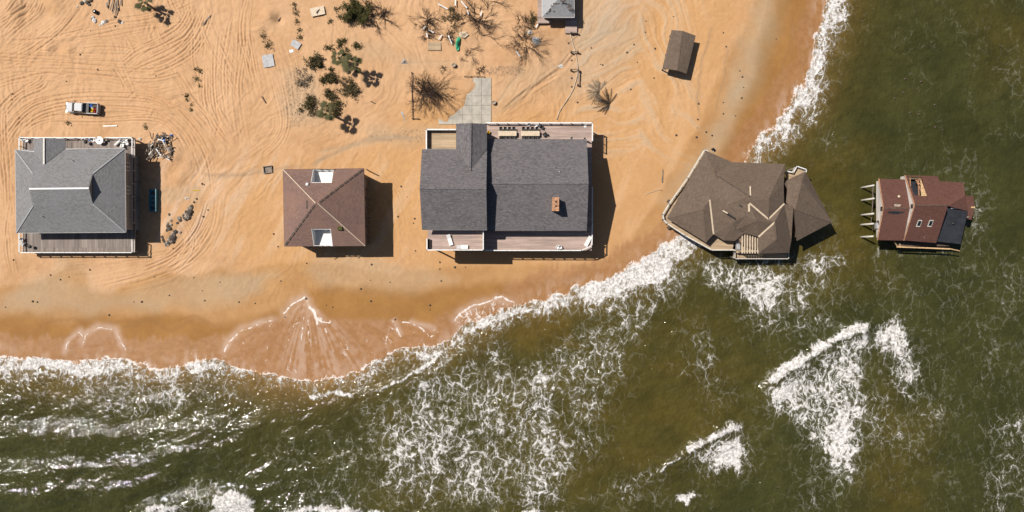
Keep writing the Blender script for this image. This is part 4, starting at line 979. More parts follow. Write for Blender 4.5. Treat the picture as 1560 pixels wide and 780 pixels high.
# pergola
pz = 6.1; mb = MB()
for i in range(7):
    x = 522+i*14.8; MB().bar(Z4(x, 545, pz), Z4(x-1, 654, pz), .16, .22).build('rafter', M['cream'], hD)
MB().bar(Z4(514, 545, pz-.24), Z4(616, 545, pz-.24), .2, .24).build('pergola_beam', M['cream'], hD)
MB().bar(Z4(514, 640, pz-.24), Z4(616, 640, pz-.24), .16, .2).build('pergola_beam', M['cream'], hD)
for x in (520, 610):
    p = Z4(x, 640, pz-.36); MB().bar((p.x, p.y, 2.3), (p.x, p.y, pz-.36), .16, .16).build('pergola_post', M['cream'], hD)
mb = MB(); mb.box(Z4(500,0,5).x, Z4(0,650,5).y, 3.75, Z4(612,0,5).x, Z4(0,560,5).y-.1, 3.9); mb.build('balcony_floor', M['deck_tan'], hD)
wr = thing('x', '', '') if False else None
posts([Z4(*v).to_tuple() for v in ((260,300,0),(300,200,0),(420,160,0),(250,500,0),(330,560,0),(900,500,0),(960,480,0),(860,530,0),(860,330,0))], 3.5, hD, M['wood_dark'], 'pile', .18, -3)

# ------------------------------------------------------------------ house E: red-brown house with white gable walls out in the sea
def Z5(x, y, h): return W(1300+x/5.2, 250+y/5.2, h)
c0 = W(1400, 325, 0)
hE = thing('beach_house', 'battered red-brown shingled house with white gable walls standing on piles out in the sea', 'house', (c0.x, c0.y, ZS))
a0, r0, b0 = Z5(203, 115, 5.5), Z5(238, 350, 7.0), Z5(190, 602, 5.0); a1_, r1, b1 = Z5(415, 122, 5.5), Z5(447, 348, 7.0), Z5(402, 606, 5.0)
xw = (a0.x+r0.x+b0.x)/3; a0.x = r0.x = b0.x = xw
m0, m1, m2 = Z5(408, 88, 5.6), Z5(487, 327, 8.6), Z5(402, 604, 5.3); k0, k1, k2 = Z5(665, 95, 5.6), Z5(750, 327, 8.6), Z5(660, 625, 5.2)
xm = (m0.x+m1.x+m2.x)/3; m0.x = m1.x = m2.x = xm; xk = (k0.x+k1.x+k2.x)/3; k0.x = k1.x = k2.x = xk
a1_.x = r1.x = b1.x = xm+.3
MB().slab([[a0, a1_, r1, r0], [b0, r0, r1, b1]], .18).build('roof', M['roof_red'], hE)
# main roof with the torn opening on its north slope
def pk(x, y): return on_plane(1300+x/5.2, 250+y/5.2, m0, k0, m1)
o1, o2, o3, o4 = pk(428, 100), pk(545, 106), pk(578, 250), pk(482, 246)
MB().slab([[m0, o1, o4, m1], [m0, k0, o2, o1], [k0, o3, o2], [k0, k1, o3], [o4, o3, k1, m1], [m2, m1, k1, k2]], .18).build('roof', M['roof_red'], hE)
caps([(m1, k1), (r0, r1)], M['wood_dark'], hE, w=.16, h=.05)
trim([(a0, r0), (r0, b0), (m0, m1), (m1, m2)], M['brick'], hE, w=.12, h=.16, dz=-.05)
# rafters and the piece of plywood in the opening
mb = MB()
for x0, y0, x1, y1 in ((434, 105, 470, 246), (455, 105, 462, 200), (505, 125, 560, 245), (530, 112, 575, 240), (520, 120, 528, 246)):
    mb.bar(pk(x0, y0)+Vector((0,0,-.3)), pk(x1, y1)+Vector((0,0,-.3)), .1, .16)
mb.bar(pk(495, 125)+Vector((0,0,-.1)), pk(545, 172)+Vector((0,0,-.1)), .12, .12); mb.build('rafter', M['brick'], hE)
mb = MB(); t_ = [pk(532, 112), pk(580, 252), pk(536, 252)]; t_ = [p+Vector((0,0,.06)) for p in t_]; mb.slab([t_], .05); mb.build('sheathing', M['wood_new'], hE)
mb = MB(); mb.box(pk(425,0).x if False else Z5(430,100,5).x, Z5(430,246,5).y, 4.2, Z5(572,100,5).x, Z5(430,108,5).y, 4.3); mb.build('attic_floor', M['black_felt'], hE)
# floors, walls and gables
zfl = 3.9
xe_b = Z5(850, 632, 4.6).x
wE = MB(); yn, ys_ = a0.y-.3, b0.y+.45
wE.add([(xw+.35, yn, zfl), (xw+.35, ys_, zfl), (xw+.35, ys_, b0.z-.1), (xw+.35, r0.y, r0.z-.2), (xw+.35, yn, a0.z-.1),
        (xm+.2, yn, zfl), (xm+.2, ys_, zfl), (xm+.2, ys_, b0.z-.1), (xm+.2, r0.y, r0.z-.2), (xm+.2, yn, a0.z-.1)],
       [(0,1,2,3,4), (9,8,7,6,5), (0,5,6,1), (1,6,7,2), (2,7,8,3), (3,8,9,4), (4,9,5,0)])
wE.build('wall', M['siding_white'], hE)
mb = MB(); ynm, ysm = m0.y-.1, m2.y+.15
vs = [(xm+.08, ynm, 4.0), (xm+.08, ysm, 4.0), (xm+.08, ysm, m2.z-.12), (xm+.08, m1.y, m1.z-.12), (xm+.08, ynm, m0.z-.12)]
mb.add(vs + [(v[0]+.16, v[1], v[2]) for v in vs], [(0,1,2,3,4), (9,8,7,6,5), (0,5,6,1), (1,6,7,2), (2,7,8,3), (3,8,9,4), (4,9,5,0)])
mb.build('gable_wall', M['siding_white'], hE)
mb = MB(); mb.box(xm+.3, ysm+.4, zfl, xk-.2, ynm-.4, 4.15); mb.build('floor', M['wood_dark'], hE)
mb = MB(); mb.box(xm+.3, ysm+.4, 4.15, xk-.2, ysm+.55, 5.1); mb.box(xm+.3, ynm-.55, 4.15, xk-.2, ynm-.4, 5.3); mb.build('wall', M['siding_brown'], hE)
mb = MB(); vs = [(xk-.45, ysm+.4, 4.0), (xk-.45, ynm-.4, 4.0), (xk-.45, ynm-.4, 5.4), (xk-.45, m1.y, 8.35), (xk-.45, ysm+.4, 5.0)]
mb.add(vs + [(v[0]+.16, v[1], v[2]) for v in vs], [(0,1,2,3,4), (9,8,7,6,5), (0,5,6,1), (1,6,7,2), (2,7,8,3), (3,8,9,4), (4,9,5,0)]); mb.build('gable_wall', M['siding_brown'], hE)
for (x, y, z) in ((205, 348, 5.9),): 
    p = Z5(x, y, z); win(xw+.33, p.y-.45, z-.35, xw+.33, p.y+.2, z+.35, -1, 0, hE, 'wood_dark')
p = Z5(457, 333, 7.9); win(xm+.06, p.y-.3, 7.45, xm+.06, p.y+.3, 8.0, -1, 0, hE, 'wood_dark')
p = Z5(185, 485, 4.9); mb = MB(); mb.box(xw-.05, p.y-.55, 4.1, xw+.33, p.y+.45, 4.75); mb.build('heat_pump', M['grey'], hE)
win(xw+.33, p.y+.2, 4.3, xw+.33, p.y+.8, 4.9, -1, 0, hE, 'wood_dark')
# east wings
q1, q2, q3, q4, q5 = Z5(676, 134, 5.0), Z5(872, 146, 5.0), Z5(886, 250, 5.9), Z5(910, 374, 5.0), Z5(752, 332, 6.2)
MB().slab([[q1, q2, q3, q5], [q5, q3, q4]], .16).build('wing_roof', M['roof_red'], hE)
t1, t2, t3, t4 = Z5(752, 326, 5.2), Z5(908, 372, 4.95), Z5(850, 633, 4.4), Z5(656, 612, 4.4)
t1 = Z5(700, 326, 5.1)
MB().slab([[t1, t2, t3, t4]], .2).build('flat_roof', M['black_felt'], hE)
v_ = [Z5(890, 250, 4.4), Z5(950, 252, 4.3), Z5(963, 345, 4.1), Z5(936, 442, 3.7), Z5(910, 436, 3.7), Z5(900, 360, 4.2)]
MB().slab([v_], .2).build('porch_roof', M['roof_red'], hE)
wp = [(p.x, p.y) for p in (Z5(690, 160, 4.8), Z5(855, 165, 4.8), Z5(885, 374, 4.8), Z5(830, 610, 4.6), Z5(670, 600, 4.6))]
walls('wall', wp, 1.8, [4.7, 4.7, 4.6, 4.15, 4.1], M['siding_brown'], hE)
mb = MB(); p = Z5(775, 346, 5.25); mb.box(p.x, p.y-.16, 5.0, p.x+1.25, p.y+.16, 5.26); mb.build('vent_box', M['white'], hE)
mb = MB(); p = Z5(935, 343, 4.3); mb.box(p.x, p.y-.14, 4.15, p.x+.6, p.y+.14, 4.34); mb.build('bare_board', M['wood_new'], hE)
for x in (522, 612):
    def pq(x_, y_): return on_plane(1300+x_/5.2, 250+y_/5.2, m2, k2, m1)
    pts = [pq(x-28, 496), pq(x+4, 498), pq(x+22, 444), pq(x-8, 442)]; cc = sum(pts, Vector())/4
    up_ = Vector((0,0,.1)); s_ = MB().slab([[p+up_ for p in pts]], .12).build('skylight', M['off_white'], hE)
    MB().slab([[cc.lerp(p, .72)+up_*1.35 for p in pts]], .03).build('pane', M['glass'], s_)
def pw(x_, y_): return on_plane(1300+x_/5.2, 250+y_/5.2, b0, b1, r0)
def pw2(x_, y_): return on_plane(1300+x_/5.2, 250+y_/5.2, a0, a1_, r0)
mb = MB(); up_ = Vector((0,0,.03)); mb.slab([[p+up_ for p in (pw(272, 376), pw(330, 372), pw(400, 378), pw(398, 386), pw(345, 398), pw(275, 390))]], .03); mb.build('missing_shingles', M['black_felt'], hE)
mb = MB(); mb.slab([[p+up_ for p in (pw2(325, 318), pw2(380, 318), pw2(380, 336), pw2(325, 336))]], .06); mb.build('roof_vent', M['rubble'], hE)
q = pw2(353, 258); MB().lathe(q, [(.2, -.1), (.2, .3), (.26, .32), (.2, .45)], 10).build('vent_pipe', M['cream'], hE)
vent(pq(560, 580)*1, hE, .05, .2); q = Z5(790, 470, 4.75); MB().lathe(q, [(.3, -.15), (.3, .15), (.1, .3)], 12).build('roof_vent', M['black_felt'], hE)
# south gallery beam, piles and broken braces
mb = MB(); mb.bar(Z5(345, 655, 3.0), Z5(765, 672, 3.0), .22, .3); mb.bar(Z5(760, 670, 3.0), Z5(842, 688, 2.7), .16, .2); mb.bar(Z5(368, 632, 3.3), Z5(372, 662, 3.0), .12, .2); mb.bar(Z5(325, 615, 3.6), Z5(350, 655, 3.0), .12, .14); mb.build('gallery_beam', M['wood_new'], hE)
mb = MB(); p = Z5(350, 650, 2.8); p2 = Z5(760, 640, 2.8); mb.box(p.x, p.y, 2.6, p2.x, ysm+.3, 2.75); mb.build('gallery_floor', M['wood_dark'], hE)
for (x, y) in ((165, 168), (165, 272), (162, 392), (160, 472), (158, 572)):
    p = Z5(x, y, zfl-.2); MB().tube([(p.x-.15, p.y, -3), (p.x-.05, p.y, zfl-.15)], [.17, .15], 8).build('pile', M['off_white'], hE)
for (x, y) in ((300,200),(300,340),(300,560),(470,200),(470,420),(470,590),(640,200),(640,420),(640,600),(800,200),(800,420),(800,590),(920,280),(905,420)):
    p = Z5(x, y, 3.6); MB().tube([(p.x, p.y, -3), (p.x, p.y, 3.9)], .15, 8).build('pile', M['wood_old'], hE)
mb = MB()
for x0, y0, x1, y1 in ((160, 170, 150, 330), (158, 250, 140, 470), (160, 480, 150, 530), (150, 190, 158, 340)): mb.bar(Z5(x0, y0, 3.3), Z5(x1, y1, 1.0), .08, .12)
mb.build('brace', M['wood_old'], hE)

# ------------------------------------------------------------------ house F: pale roof at the top edge
c0 = W(850, 5, 0)
hF = thing('beach_house', 'small pale grey-roofed house with low pink decks cut by the top edge of the photo', 'house', (c0.x, c0.y, 0))
e = 3.15; BL, BR = W(826, 26, e), W(875, 26.3, e); TL, TR_ = W(826, -44, e), W(874, -44, e); rn, rs = W(851, -20, 5.4), W(851, -2, 5.4)
MB().slab([[BL, rs, BR], [BR, rs, rn, TR_], [TR_, rn, TL], [TL, rn, rs, BL]], .16).build('roof', M['roof_light'], hF)
trim([(BL, BR), (BR, TR_), (BL, TL)], M['white'], hF, w=.1)
ins = .5; walls('wall', [(TL.x+ins, BL.y+ins), (BR.x-ins, BL.y+ins), (BR.x-ins, TL.y-ins), (TL.x+ins, TL.y-ins)], -.2, e-.1, M['siding'], hF)
mb = MB(); p, q = W(819, -44, .5), W(840, 35.5, .5); mb.box(p.x, q.y, .3, TL.x+ins-.01, p.y, .5); mb.box(TL.x+ins-.01, q.y, .3, q.x, BL.y+ins-.01, .5); mb.build('deck', M['deck_pink'], hF)
p, q = W(861, 40, .5), W(879, 50.5, .5); mb = MB(); mb.box(p.x, q.y, .3, q.x, p.y+1.5, .5); mb.build('deck', M['deck_pink'], hF)
for i in range(7):
    p = W(820+i*3, 36, .5); MB().tube([(p.x, p.y, -.5), (p.x, p.y, .62)], .08, 6).build('post', M['wood_dark'], hF)
mb = MB(); rg2 = random.Random(3)
for x, y in ((834,21),(838,18),(842,17.5),(845,17.6),(841,10),(847,6),(850,6),(856,2),(858,4),(860,2),(866,8),(868,11),(869,8),(870,15),(839,14)):
    q = on_plane(x, y, BL, BR, rs) if (y > 26-abs(x-850)*.9 or True) else None; l = rg2.uniform(.15, .5); a = rg2.uniform(-.6, .9)
    dx, dy = math.cos(a)*l, math.sin(a)*l; mb.slab([[Vector((q.x-dx, q.y-dy, q.z+.06)), Vector((q.x+dx, q.y+dy*.7, q.z+.06)), Vector((q.x+dx*.7, q.y+dy+.14, q.z+.1)), Vector((q.x-dx, q.y-dy+.16, q.z+.1))]], .04)
mb.build('missing_shingles', M['wood_dark'], hF)

# ------------------------------------------------------------------ open shelter
c0 = W(1035, 80, 0)
sh = thing('beach_shelter', 'small open timber shelter with a dark gabled roof alone on the sand near the surf', 'shelter', (c0.x, c0.y, 0))
A1, Rr, B1, B2, R2, A2 = W(1023.3, 45.7, 2.4), W(1040, 47.0, 3.1), W(1060, 54.3, 2.4), W(1046, 112.3, 2.4), W(1031.7, 107.3, 3.1), W(1010, 104.3, 2.4)
MB().slab([[A1, Rr, R2, A2], [Rr, B1, B2, R2]], .14).build('roof', M['roof_taupe'], sh)
caps([(Rr, R2)], M['roof_taupe'], sh, w=.18)
for p in (A1.lerp(B2, .06), B1.lerp(A2, .06), A2.lerp(B1, .05), B2.lerp(A1, .06), A1.lerp(A2, .5).lerp(R2, .1), B1.lerp(B2, .5).lerp(R2, .1)):
    MB().bar((p.x, p.y, -.5), (p.x, p.y, 2.3), .18, .18).build('post', M['wood_old'], sh)
mb = MB(); mb.bar(A2.lerp(Rr, .04)-Vector((0,0,.28)), B2.lerp(Rr, .04)-Vector((0,0,.28)), .14, .2); mb.bar(A1.lerp(R2, .04)-Vector((0,0,.28)), B1.lerp(R2, .04)-Vector((0,0,.28)), .14, .2); mb.build('beam', M['wood_old'], sh)
mb = MB(); p, q = A2.lerp(Rr, .12), B2.lerp(Rr, .12); r_, s_ = A1.lerp(R2, .12), B1.lerp(R2, .12)
mb.prism([(p.x, p.y), (q.x, q.y), (s_.x, s_.y), (r_.x, r_.y)], .02, .16); mb.build('floor', M['wood_dark'], sh)
mb = MB(); mb.bar(A1.lerp(R2, .1)-Vector((0,0,1.5)), A2.lerp(Rr, .1)-Vector((0,0,1.5)), .06, .5); mb.bar(B1.lerp(R2, .1)-Vector((0,0,1.5)), B2.lerp(Rr, .1)-Vector((0,0,1.5)), .06, .5); mb.build('side_panel', M['wood_old'], sh)

# ------------------------------------------------------------------ concrete slab drive, half buried
p = MB(); o0 = W(748.3, 118.5, .14); cells = []
yy = [118.5, 146, 160.5, 175, 189.5]; xx = [668, 690, 704.6, 719, 733.5, 748.3]
slab = thing('concrete_slab', 'pale jointed concrete parking slab half covered by drifted sand beside the largest house', 'slab', (o0.x, o0.y, 0))
lim = {(0, 3), (1, 3), (1, 4), (2, 2), (2, 3), (2, 4), (3, 0), (3, 1), (3, 2), (3, 3), (3, 4), (0, 4), (0, 2), (1, 2), (2, 1)}
for j in range(4):
    for i in range(5):
        if (j, i) in lim or True:
            a, b_ = W(xx[i], yy[j], .14), W(xx[i+1], yy[j+1], .14)
            if i < 1 and j < 3: continue
            mb = MB(); g = .02; dz = rg2.uniform(-.012, .012); mb.box(a.x+g, b_.y+g, -.5, b_.x-g, a.y-g, .14+dz); mb.build('concrete_panel', M['concrete'], slab)

# ------------------------------------------------------------------ pickup truck
def rounded(x0, x1, w0, w1, r=.35, n=4):
    """top outline: x0 front end with half width w0, x1 rear with half width w1"""
    pts = []
    for (cx, cy, a0) in ((x1-r*.5, w1-r*.5, 0), (x0+r, w0-r, 90), (x0+r, -w0+r, 180), (x1-r*.5, -w1+r*.5, 270)):
        rr = r if cx == x0+r else r*.5
        for i in range(n+1):
            a = R(a0+90*i/n); pts.append((cx+rr*math.cos(a), cy+rr*math.sin(a)))
    return pts
def loft(rings, smooth=False):
    mb = MB(); n = len(rings[0]); vs = [p for r_ in rings for p in r_]; fs = []
    for i in range(len(rings)-1):
        for k in range(n): fs.append((i*n+k, i*n+(k+1)%n, (i+1)*n+(k+1)%n, (i+1)*n+k))
    fs.append(tuple(range(n))[::-1]); fs.append(tuple((len(rings)-1)*n+k for k in range(n)))
    return mb.add(vs, fs, smooth)
p = G0(130.3, 166.3)
tk = thing('pickup_truck', 'silver pickup truck with a cluttered open bed parked on the rutted sand', 'pickup truck', tuple(p), R(-3))
def ring(o, z): return [(x, y, z) for x, y in o]
O = (0, 0, 0)
def tb(mb, name, mat, par=tk): return mb.build(name, mat, par, org=Vector((0,0,0)))
tb(loft([ring(rounded(-2.85, .85, .82, .96, .5), .42), ring(rounded(-2.9, .85, .88, .98, .55), .72), ring(rounded(-2.80, .85, .84, .97, .52), .95), ring(rounded(-2.45, .85, .64, .88, .4), 1.12)]), 'body', M['paint'])
tb(loft([ring(rounded(-1.75, .92, .84, .90, .25), 1.10), ring(rounded(-.92, .42, .66, .70, .25), 1.72)]), 'cabin_glass', M['glass'])
tb(loft([ring(rounded(-.9, .40, .64, .68, .26), 1.73), ring(rounded(-.82, .34, .58, .62, .26), 1.81)]), 'cab_roof', M['paint'])
for s_ in (-1, 1):
    mb = MB(); mb.bar((-1.5, .80*s_, 1.12), (-.93, .71*s_, 1.72), .07, .07); tb(mb, 'pillar', M['paint'])
    mb = MB(); mb.bar((-.1, .92*s_, 1.12), (-.1, .76*s_, 1.72), .1, .06); tb(mb, 'pillar', M['paint'])
    mb = MB(); mb.bar((-1.2, .98*s_, 1.12), (-1.22, 1.2*s_, 1.18), .14, .18); tb(mb, 'mirror', M['black'])
    mb = MB(); mb.box(.87, .91*s_-.055, .48, 2.82, .91*s_+.055, 1.22); tb(mb, 'bed_side', M['paint'])
    mb = MB(); mb.bar((-2.66, .38*s_, .88), (-2.58, .58*s_, .88), .10, .14); tb(mb, 'headlight', M['lamp'])
    mb = MB(); mb.box(2.8, .80*s_-.08, .8, 2.87, .80*s_+.08, 1.12); tb(mb, 'tail_light', M['red'])
    for x in (-1.85, 1.75):
        mb = MB(); mb.tube([(x, .72*s_, .38), (x, 1.0*s_, .38)], .39, 20); wh = tb(mb, 'wheel', M['tyre'])
        mb = MB(); mb.tube([(x, .95*s_, .38), (x, 1.02*s_, .38)], .23, 14); tb(mb, 'rim', M['alloy'], wh)
mb = MB(); mb.box(.87, -.85, .5, 2.75, .85, .72); tb(mb, 'bed_floor', M['black'])
mb = MB(); mb.box(2.76, -.81, .5, 2.85, .81, 1.20); tb(mb, 'tailgate', M['paint'])
mb = MB(); mb.box(-2.98, -.86, .42, -2.86, .86, .66); tb(mb, 'bumper', M['alloy'])
mb = MB(); mb.box(2.87, -.86, .42, 2.98, .86, .62); tb(mb, 'bumper', M['alloy'])
mb = MB(); mb.box(-2.9, -.5, .68, -2.84, .5, .95); tb(mb, 'grille', M['black'])
mb = MB(); mb.box(.89, -.8, .73, 1.35, .8, 1.28); tb(mb, 'tool_chest', M['black'])
def T(x, y, z): return tk.matrix_world @ Vector((x, y, z)) if False else Vector((p.x + x*math.cos(R(-3)) - y*math.sin(R(-3)), p.y + x*math.sin(R(-3)) + y*math.cos(R(-3)), p.z+z))
TP = p.copy()
def bucket(q, r, h, mat, label, grp=None):
    o = MB().lathe(q, [(r*.8, 0), (r, h), (r*.88, h), (r*.72, .06)], 14).build('bucket', M[mat], None, uv=False); tag(o, label, 'bucket', grp)
q = TP.copy()
bucket(T(1.65, .45, .72), .24, .42, 'blue', 'blue bucket standing in the open bed of the silver pickup truck')
bucket(T(1.85, .08, .72), .19, .4, 'white', 'white bucket in the pickup bed between the blue and yellow loads')
for x, y, c_, l_ in ((1.95, -.18, 'yellow', 'yellow fuel can in the pickup bed, nearer the truck\'s centre line'), (1.85, -.58, 'yellow', 'yellow fuel can in the pickup bed, against the bed side'), (2.38, -.15, 'red', 'red fuel can in the pickup bed, nearer the truck\'s centre line'), (2.3, -.6, 'red', 'red fuel can at the rear corner of the pickup bed')):
    a = T(x, y, .72); mb = MB(); mb.box(a.x-.17, a.y-.15, a.z, a.x+.17, a.y+.15, a.z+.42); mb.tube([(a.x-.1, a.y, a.z+.40), (a.x-.16, a.y, a.z+.56)], .04, 8)
    o = mb.build('fuel_can', M[c_], None, uv=False); tag(o, l_, 'fuel can', 'containers in the pickup bed')
a = T(2.2, .45, .72); mb = MB(); mb.box(a.x-.38, a.y-.25, a.z, a.x+.38, a.y+.25, a.z+.3); tag(mb.build('crate', M['wood_dark'], None), 'dark open crate in the pickup bed behind the blue bucket', 'crate')

# ------------------------------------------------------------------ furniture
def local(mb, name, mat, par): return mb.build(name, mat, par, org=Vector((0,0,0)))
def make_chair(mat='white', name='chair'):
    t_ = thing(name, 'x', 'chair')
    local(MB().box(-.25, -.24, .40, .25, .26, .45), 'seat', M[mat], t_)
    mb = MB(); mb.bar((0, .27, .45), (0, .42, .98), .5, .05); local(mb, 'backrest', M[mat], t_)
    for x in (-.22, .22):
        for y in (-.2, .22): local(MB().bar((x, y, 0), (x, y, .40), .05, .05), 'leg', M[mat], t_)
        local(MB().box(x-.04, -.22, .62, x+.04, .3, .66), 'armrest', M[mat], t_)
    return t_
def put(proto, first, loc, rz, label, group=None):
    o = proto if first else copy_tree(proto)
    o.location = loc; o.rotation_euler = (0, 0, rz); o['label'] = label
    if group: o['group'] = group
    return o
wc = make_chair('white')
k = True
for (px, py, rz, h, label, g) in ((37, 213.5, .4, 2.1, 'white plastic chair in the deck corner of the grey hip-roofed house, nearer the outer rail', None), (43, 214.5, 2.2, 2.1, 'white plastic chair beside the porch roof of the grey hip-roofed house', None),
     (190, 216.5, .8, 2.1, 'white plastic chair of the jumble in the deck corner nearest the debris heap', 'jumbled chairs on the deck corner'), (194, 213, 2.4, 2.1, 'white plastic chair of the jumble in the deck corner nearest the debris heap', 'jumbled chairs on the deck corner'),
     (195.5, 219, -1.2, 2.1, 'white plastic chair of the jumble in the deck corner nearest the debris heap', 'jumbled chairs on the deck corner'), (188.5, 222, 3.0, 2.1, 'white plastic chair of the jumble in the deck corner nearest the debris heap', 'jumbled chairs on the deck corner'),
     (36, 366, .2, 2.1, 'white plastic chair against the seaward end rail of the old plank deck, upper one', None), (36.5, 372.5, -.3, 2.1, 'white plastic chair against the seaward end rail of the old plank deck, lower one', None),
     (144.5, 214.5, .9, 2.1, 'white plastic chair left of the octagonal table on the old plank deck', None), (849, 377, -.5, 4.4, 'pale chair by the seaward rail of the long pink deck, left of its pair', None), (853.5, 377.4, .5, 4.4, 'pale chair by the seaward rail of the long pink deck, right of its pair', None)):
    put(wc, k, W(px, py, h+.01), rz, label, g); k = False
# octagonal table with a hole, rolled mat, bucket and grill on the old deck
c_ = W(154.8, 214.8, 2.12)
tt = thing('patio_table', 'white octagonal patio table with an umbrella hole on the old plank deck', 'table', tuple(c_))
mb = MB(); n = 8; vs = []
for r_, z in ((.14, .7), (.72, .7), (.72, .75), (.14, .75)):
    for i in range(n): a = R(22.5+45*i); vs.append((r_*math.cos(a), r_*math.sin(a), z))
mb.add(vs, [(l*n+i, l*n+(i+1)%n, ((l+1)%4)*n+(i+1)%n, ((l+1)%4)*n+i) for l in range(4) for i in range(n)]); local(mb, 'tabletop', M['white'], tt)
for i in range(4): a = R(90*i+45); local(MB().bar((.5*math.cos(a), .5*math.sin(a), 0), (.42*math.cos(a), .42*math.sin(a), .7), .06, .06), 'leg', M['white'], tt)
mb = MB(); 
for i in range(1): pass
for i, (dx, dy) in enumerate(((.95, .1), (-.2, -.95), (-.98, .2), (.2, .62))):
    b0_ = MB().box(c_.x+dx-.28, c_.y+dy-.17, 2.13, c_.x+dx+.28, c_.y+dy+.17, 2.55)
    if i in (0, 2): tag(b0_.build('bench', M['wood_old'], None), ('weathered stool on the debris-heap side of the white octagonal table', 0, 'weathered stool on the far side of the white octagonal table from the debris heap')[i], 'stool')
a, b_ = W(175.5, 221.5, 2.4), W(187, 211, 2.5); tag(MB().tube([a, b_], [.24, .24], 14).build('rolled_mat', M['white'], None, uv=False), 'long white rolled mat lying slantwise on the old plank deck', 'mat')
bucket(W(139.5, 213.2, 2.11), .26, .5, 'blue', 'blue bucket standing on the old plank deck of the grey hip-roofed house')
def grill(px, py, h, label):
    q = W(px, py, h+.01); g_ = thing('grill', label, 'grill', tuple(q))
    local(MB().lathe((0,0,0), [(.16, .55), (.28, .66), (.31, .8), (.27, .95), (.08, 1.04)], 14), 'bowl', M['black'], g_)
    for i in range(3): a = R(120*i); local(MB().bar((.3*math.cos(a), .3*math.sin(a), 0), (.12*math.cos(a), .12*math.sin(a), .6), .03, .03), 'leg', M['black'], g_)
grill(134.5, 217.5, 2.1, 'round black grill between the blue bucket and the roof edge on the old plank deck')
grill(50, 376, 2.1, 'round black grill by the seaward rail of the old plank deck')
def sheet_item(name, pts, z0, hgt, mat, label, cat, seed=1, group=None):
    """crumpled cloth or plastic lying on a surface"""
    rr = random.Random(seed); c = sum((Vector(q) for q in pts), Vector())/len(pts); rings = []; mb = MB(); n = len(pts)*3
    out = []
    for i in range(n):
        a, b_ = Vector(pts[(i//3) % len(pts)]), Vector(pts[(i//3+1) % len(pts)]); out.append(a.lerp(b_, (i%3)/3))
    vs = [(c.x, c.y, c.z+z0+hgt)]
    for k_, f in enumerate((.35, .7, 1.0)):
        for q in out:
            w_ = c.lerp(q, f*rr.uniform(.88, 1.06)); vs.append((w_.x, w_.y, w_.z+z0+(hgt*(1-f)*rr.uniform(.3, 1.3) if k_ < 2 else .03)))
    fs = [(0, 1+i, 1+(i+1) % n) for i in range(n)]
    for k_ in (0, 1):
        for i in range(n): fs.append((1+k_*n+i, 1+(k_+1)*n+i, 1+(k_+1)*n+(i+1) % n, 1+k_*n+(i+1) % n))
    m0_ = len(vs); vs += [(v[0], v[1], c.z+z0-.03) for v in vs[1+2*n:1+3*n]]
    for i in range(n): fs.append((1+2*n+i, m0_+i, m0_+(i+1) % n, 1+2*n+(i+1) % n))
    fs.append(tuple(m0_+i for i in range(n)))
    o = mb.add(vs, fs).build(name, M[mat], None, uv=False); return tag(o, label, cat, group)
sheet_item('cloth', [W(123, 211, 2.1), W(130, 210, 2.1), W(131, 213.5, 2.1), W(124, 214.5, 2.1)], .01, .35, 'white', 'crumpled white tarp on the old plank deck by its landward rail', 'tarp', 4)
# long tables with chairs on the big pink deck
dc = make_chair('black', 'dining_chair'); dc['category'] = 'chair'; first = True
for (x0, x1, nm) in ((759, 786.8, 'first'), (793.6, 822, 'second')):
    a, b_ = W(x0, 199.4, 5.15), W(x1, 207, 5.15)
    side = 'nearest the roofed porch' if nm == 'first' else 'farther from the roofed porch'
    t_ = thing('dining_table', 'long cream dining table on the pink deck, '+side, 'table', ((a.x+b_.x)/2, (a.y+b_.y)/2, 4.4))
    hx, hy = (b_.x-a.x)/2, (a.y-b_.y)/2
    local(MB().box(-hx, -hy, .7, hx, hy, .75), 'tabletop', M['cream'], t_)
    for x in (-hx+.2, hx-.2):
        for y in (-hy+.12, hy-.12): local(MB().box(x-.05, y-.05, 0, x+.05, y+.05, .7), 'leg', M['cream'], t_)
    for i in range(4):
        for s_ in (1, -1):
            put(dc, first, (a.x+.45+i*(2*hx-.9)/3, t_.location.y+s_*(hy+.22), 4.41), 0 if s_ == 1 else math.pi,
                'dark metal chair on the %s side of the cream table %s' % ('landward' if s_ == 1 else 'house', side), 'dark chairs round the two long tables'); first = False
for (px, py, lab) in ((805.5, 189.5, 'nearer the roofed porch'), (819, 192, 'farther from the roofed porch')):
    q = W(px, py, 4.42); o = sheet_item('covered_stool', [W(px-5, py-2.5, 4.41), W(px+3, py-4, 4.41), W(px+5, py+1, 4.41), W(px+2, py+3.5, 4.41), W(px-4, py+2.5, 4.41)], .02, .7, 'white', 'white crumpled furniture cover behind the second long table, '+lab, 'cover', 5+int(px))
put(dc, False, W(826, 195, 4.41), 1.2, 'dark metal chair pulled away from the end of the second cream table, landward one', 'stray dark chairs'); put(dc, False, W(829, 206, 4.41), -1.0, 'dark metal chair pulled away from the end of the second cream table, houseward one', 'stray dark chairs')
sheet_item('cloth', [W(888, 190, 4.4), W(894, 189, 4.4), W(893.5, 193.5, 4.4), W(890, 194.5, 4.4)], .02, .12, 'white', 'small white towel lying in the landward corner of the pink deck', 'towel', 9)
bucket(W(744.5, 202, 4.41), .25, .5, 'yellow', 'yellow bucket in the shadow beside the roofed porch')
q = W(872, 210.5, 7.0)
def parasol(px, py, label):
    q = W(px, py, 6.6); t_ = thing('folded_parasol', label, 'parasol', (q.x, q.y, 4.41))
    local(MB().lathe((0,0,0), [(.24, 0), (.24, .07), (.04, .1), (.03, 2.3)], 10), 'pole', M['grey'], t_)
    local(MB().lathe((0,0,0), [(.10, .9), (.19, 1.05), (.13, 1.9), (.03, 2.45)], 10), 'canopy', M['glass'], t_)
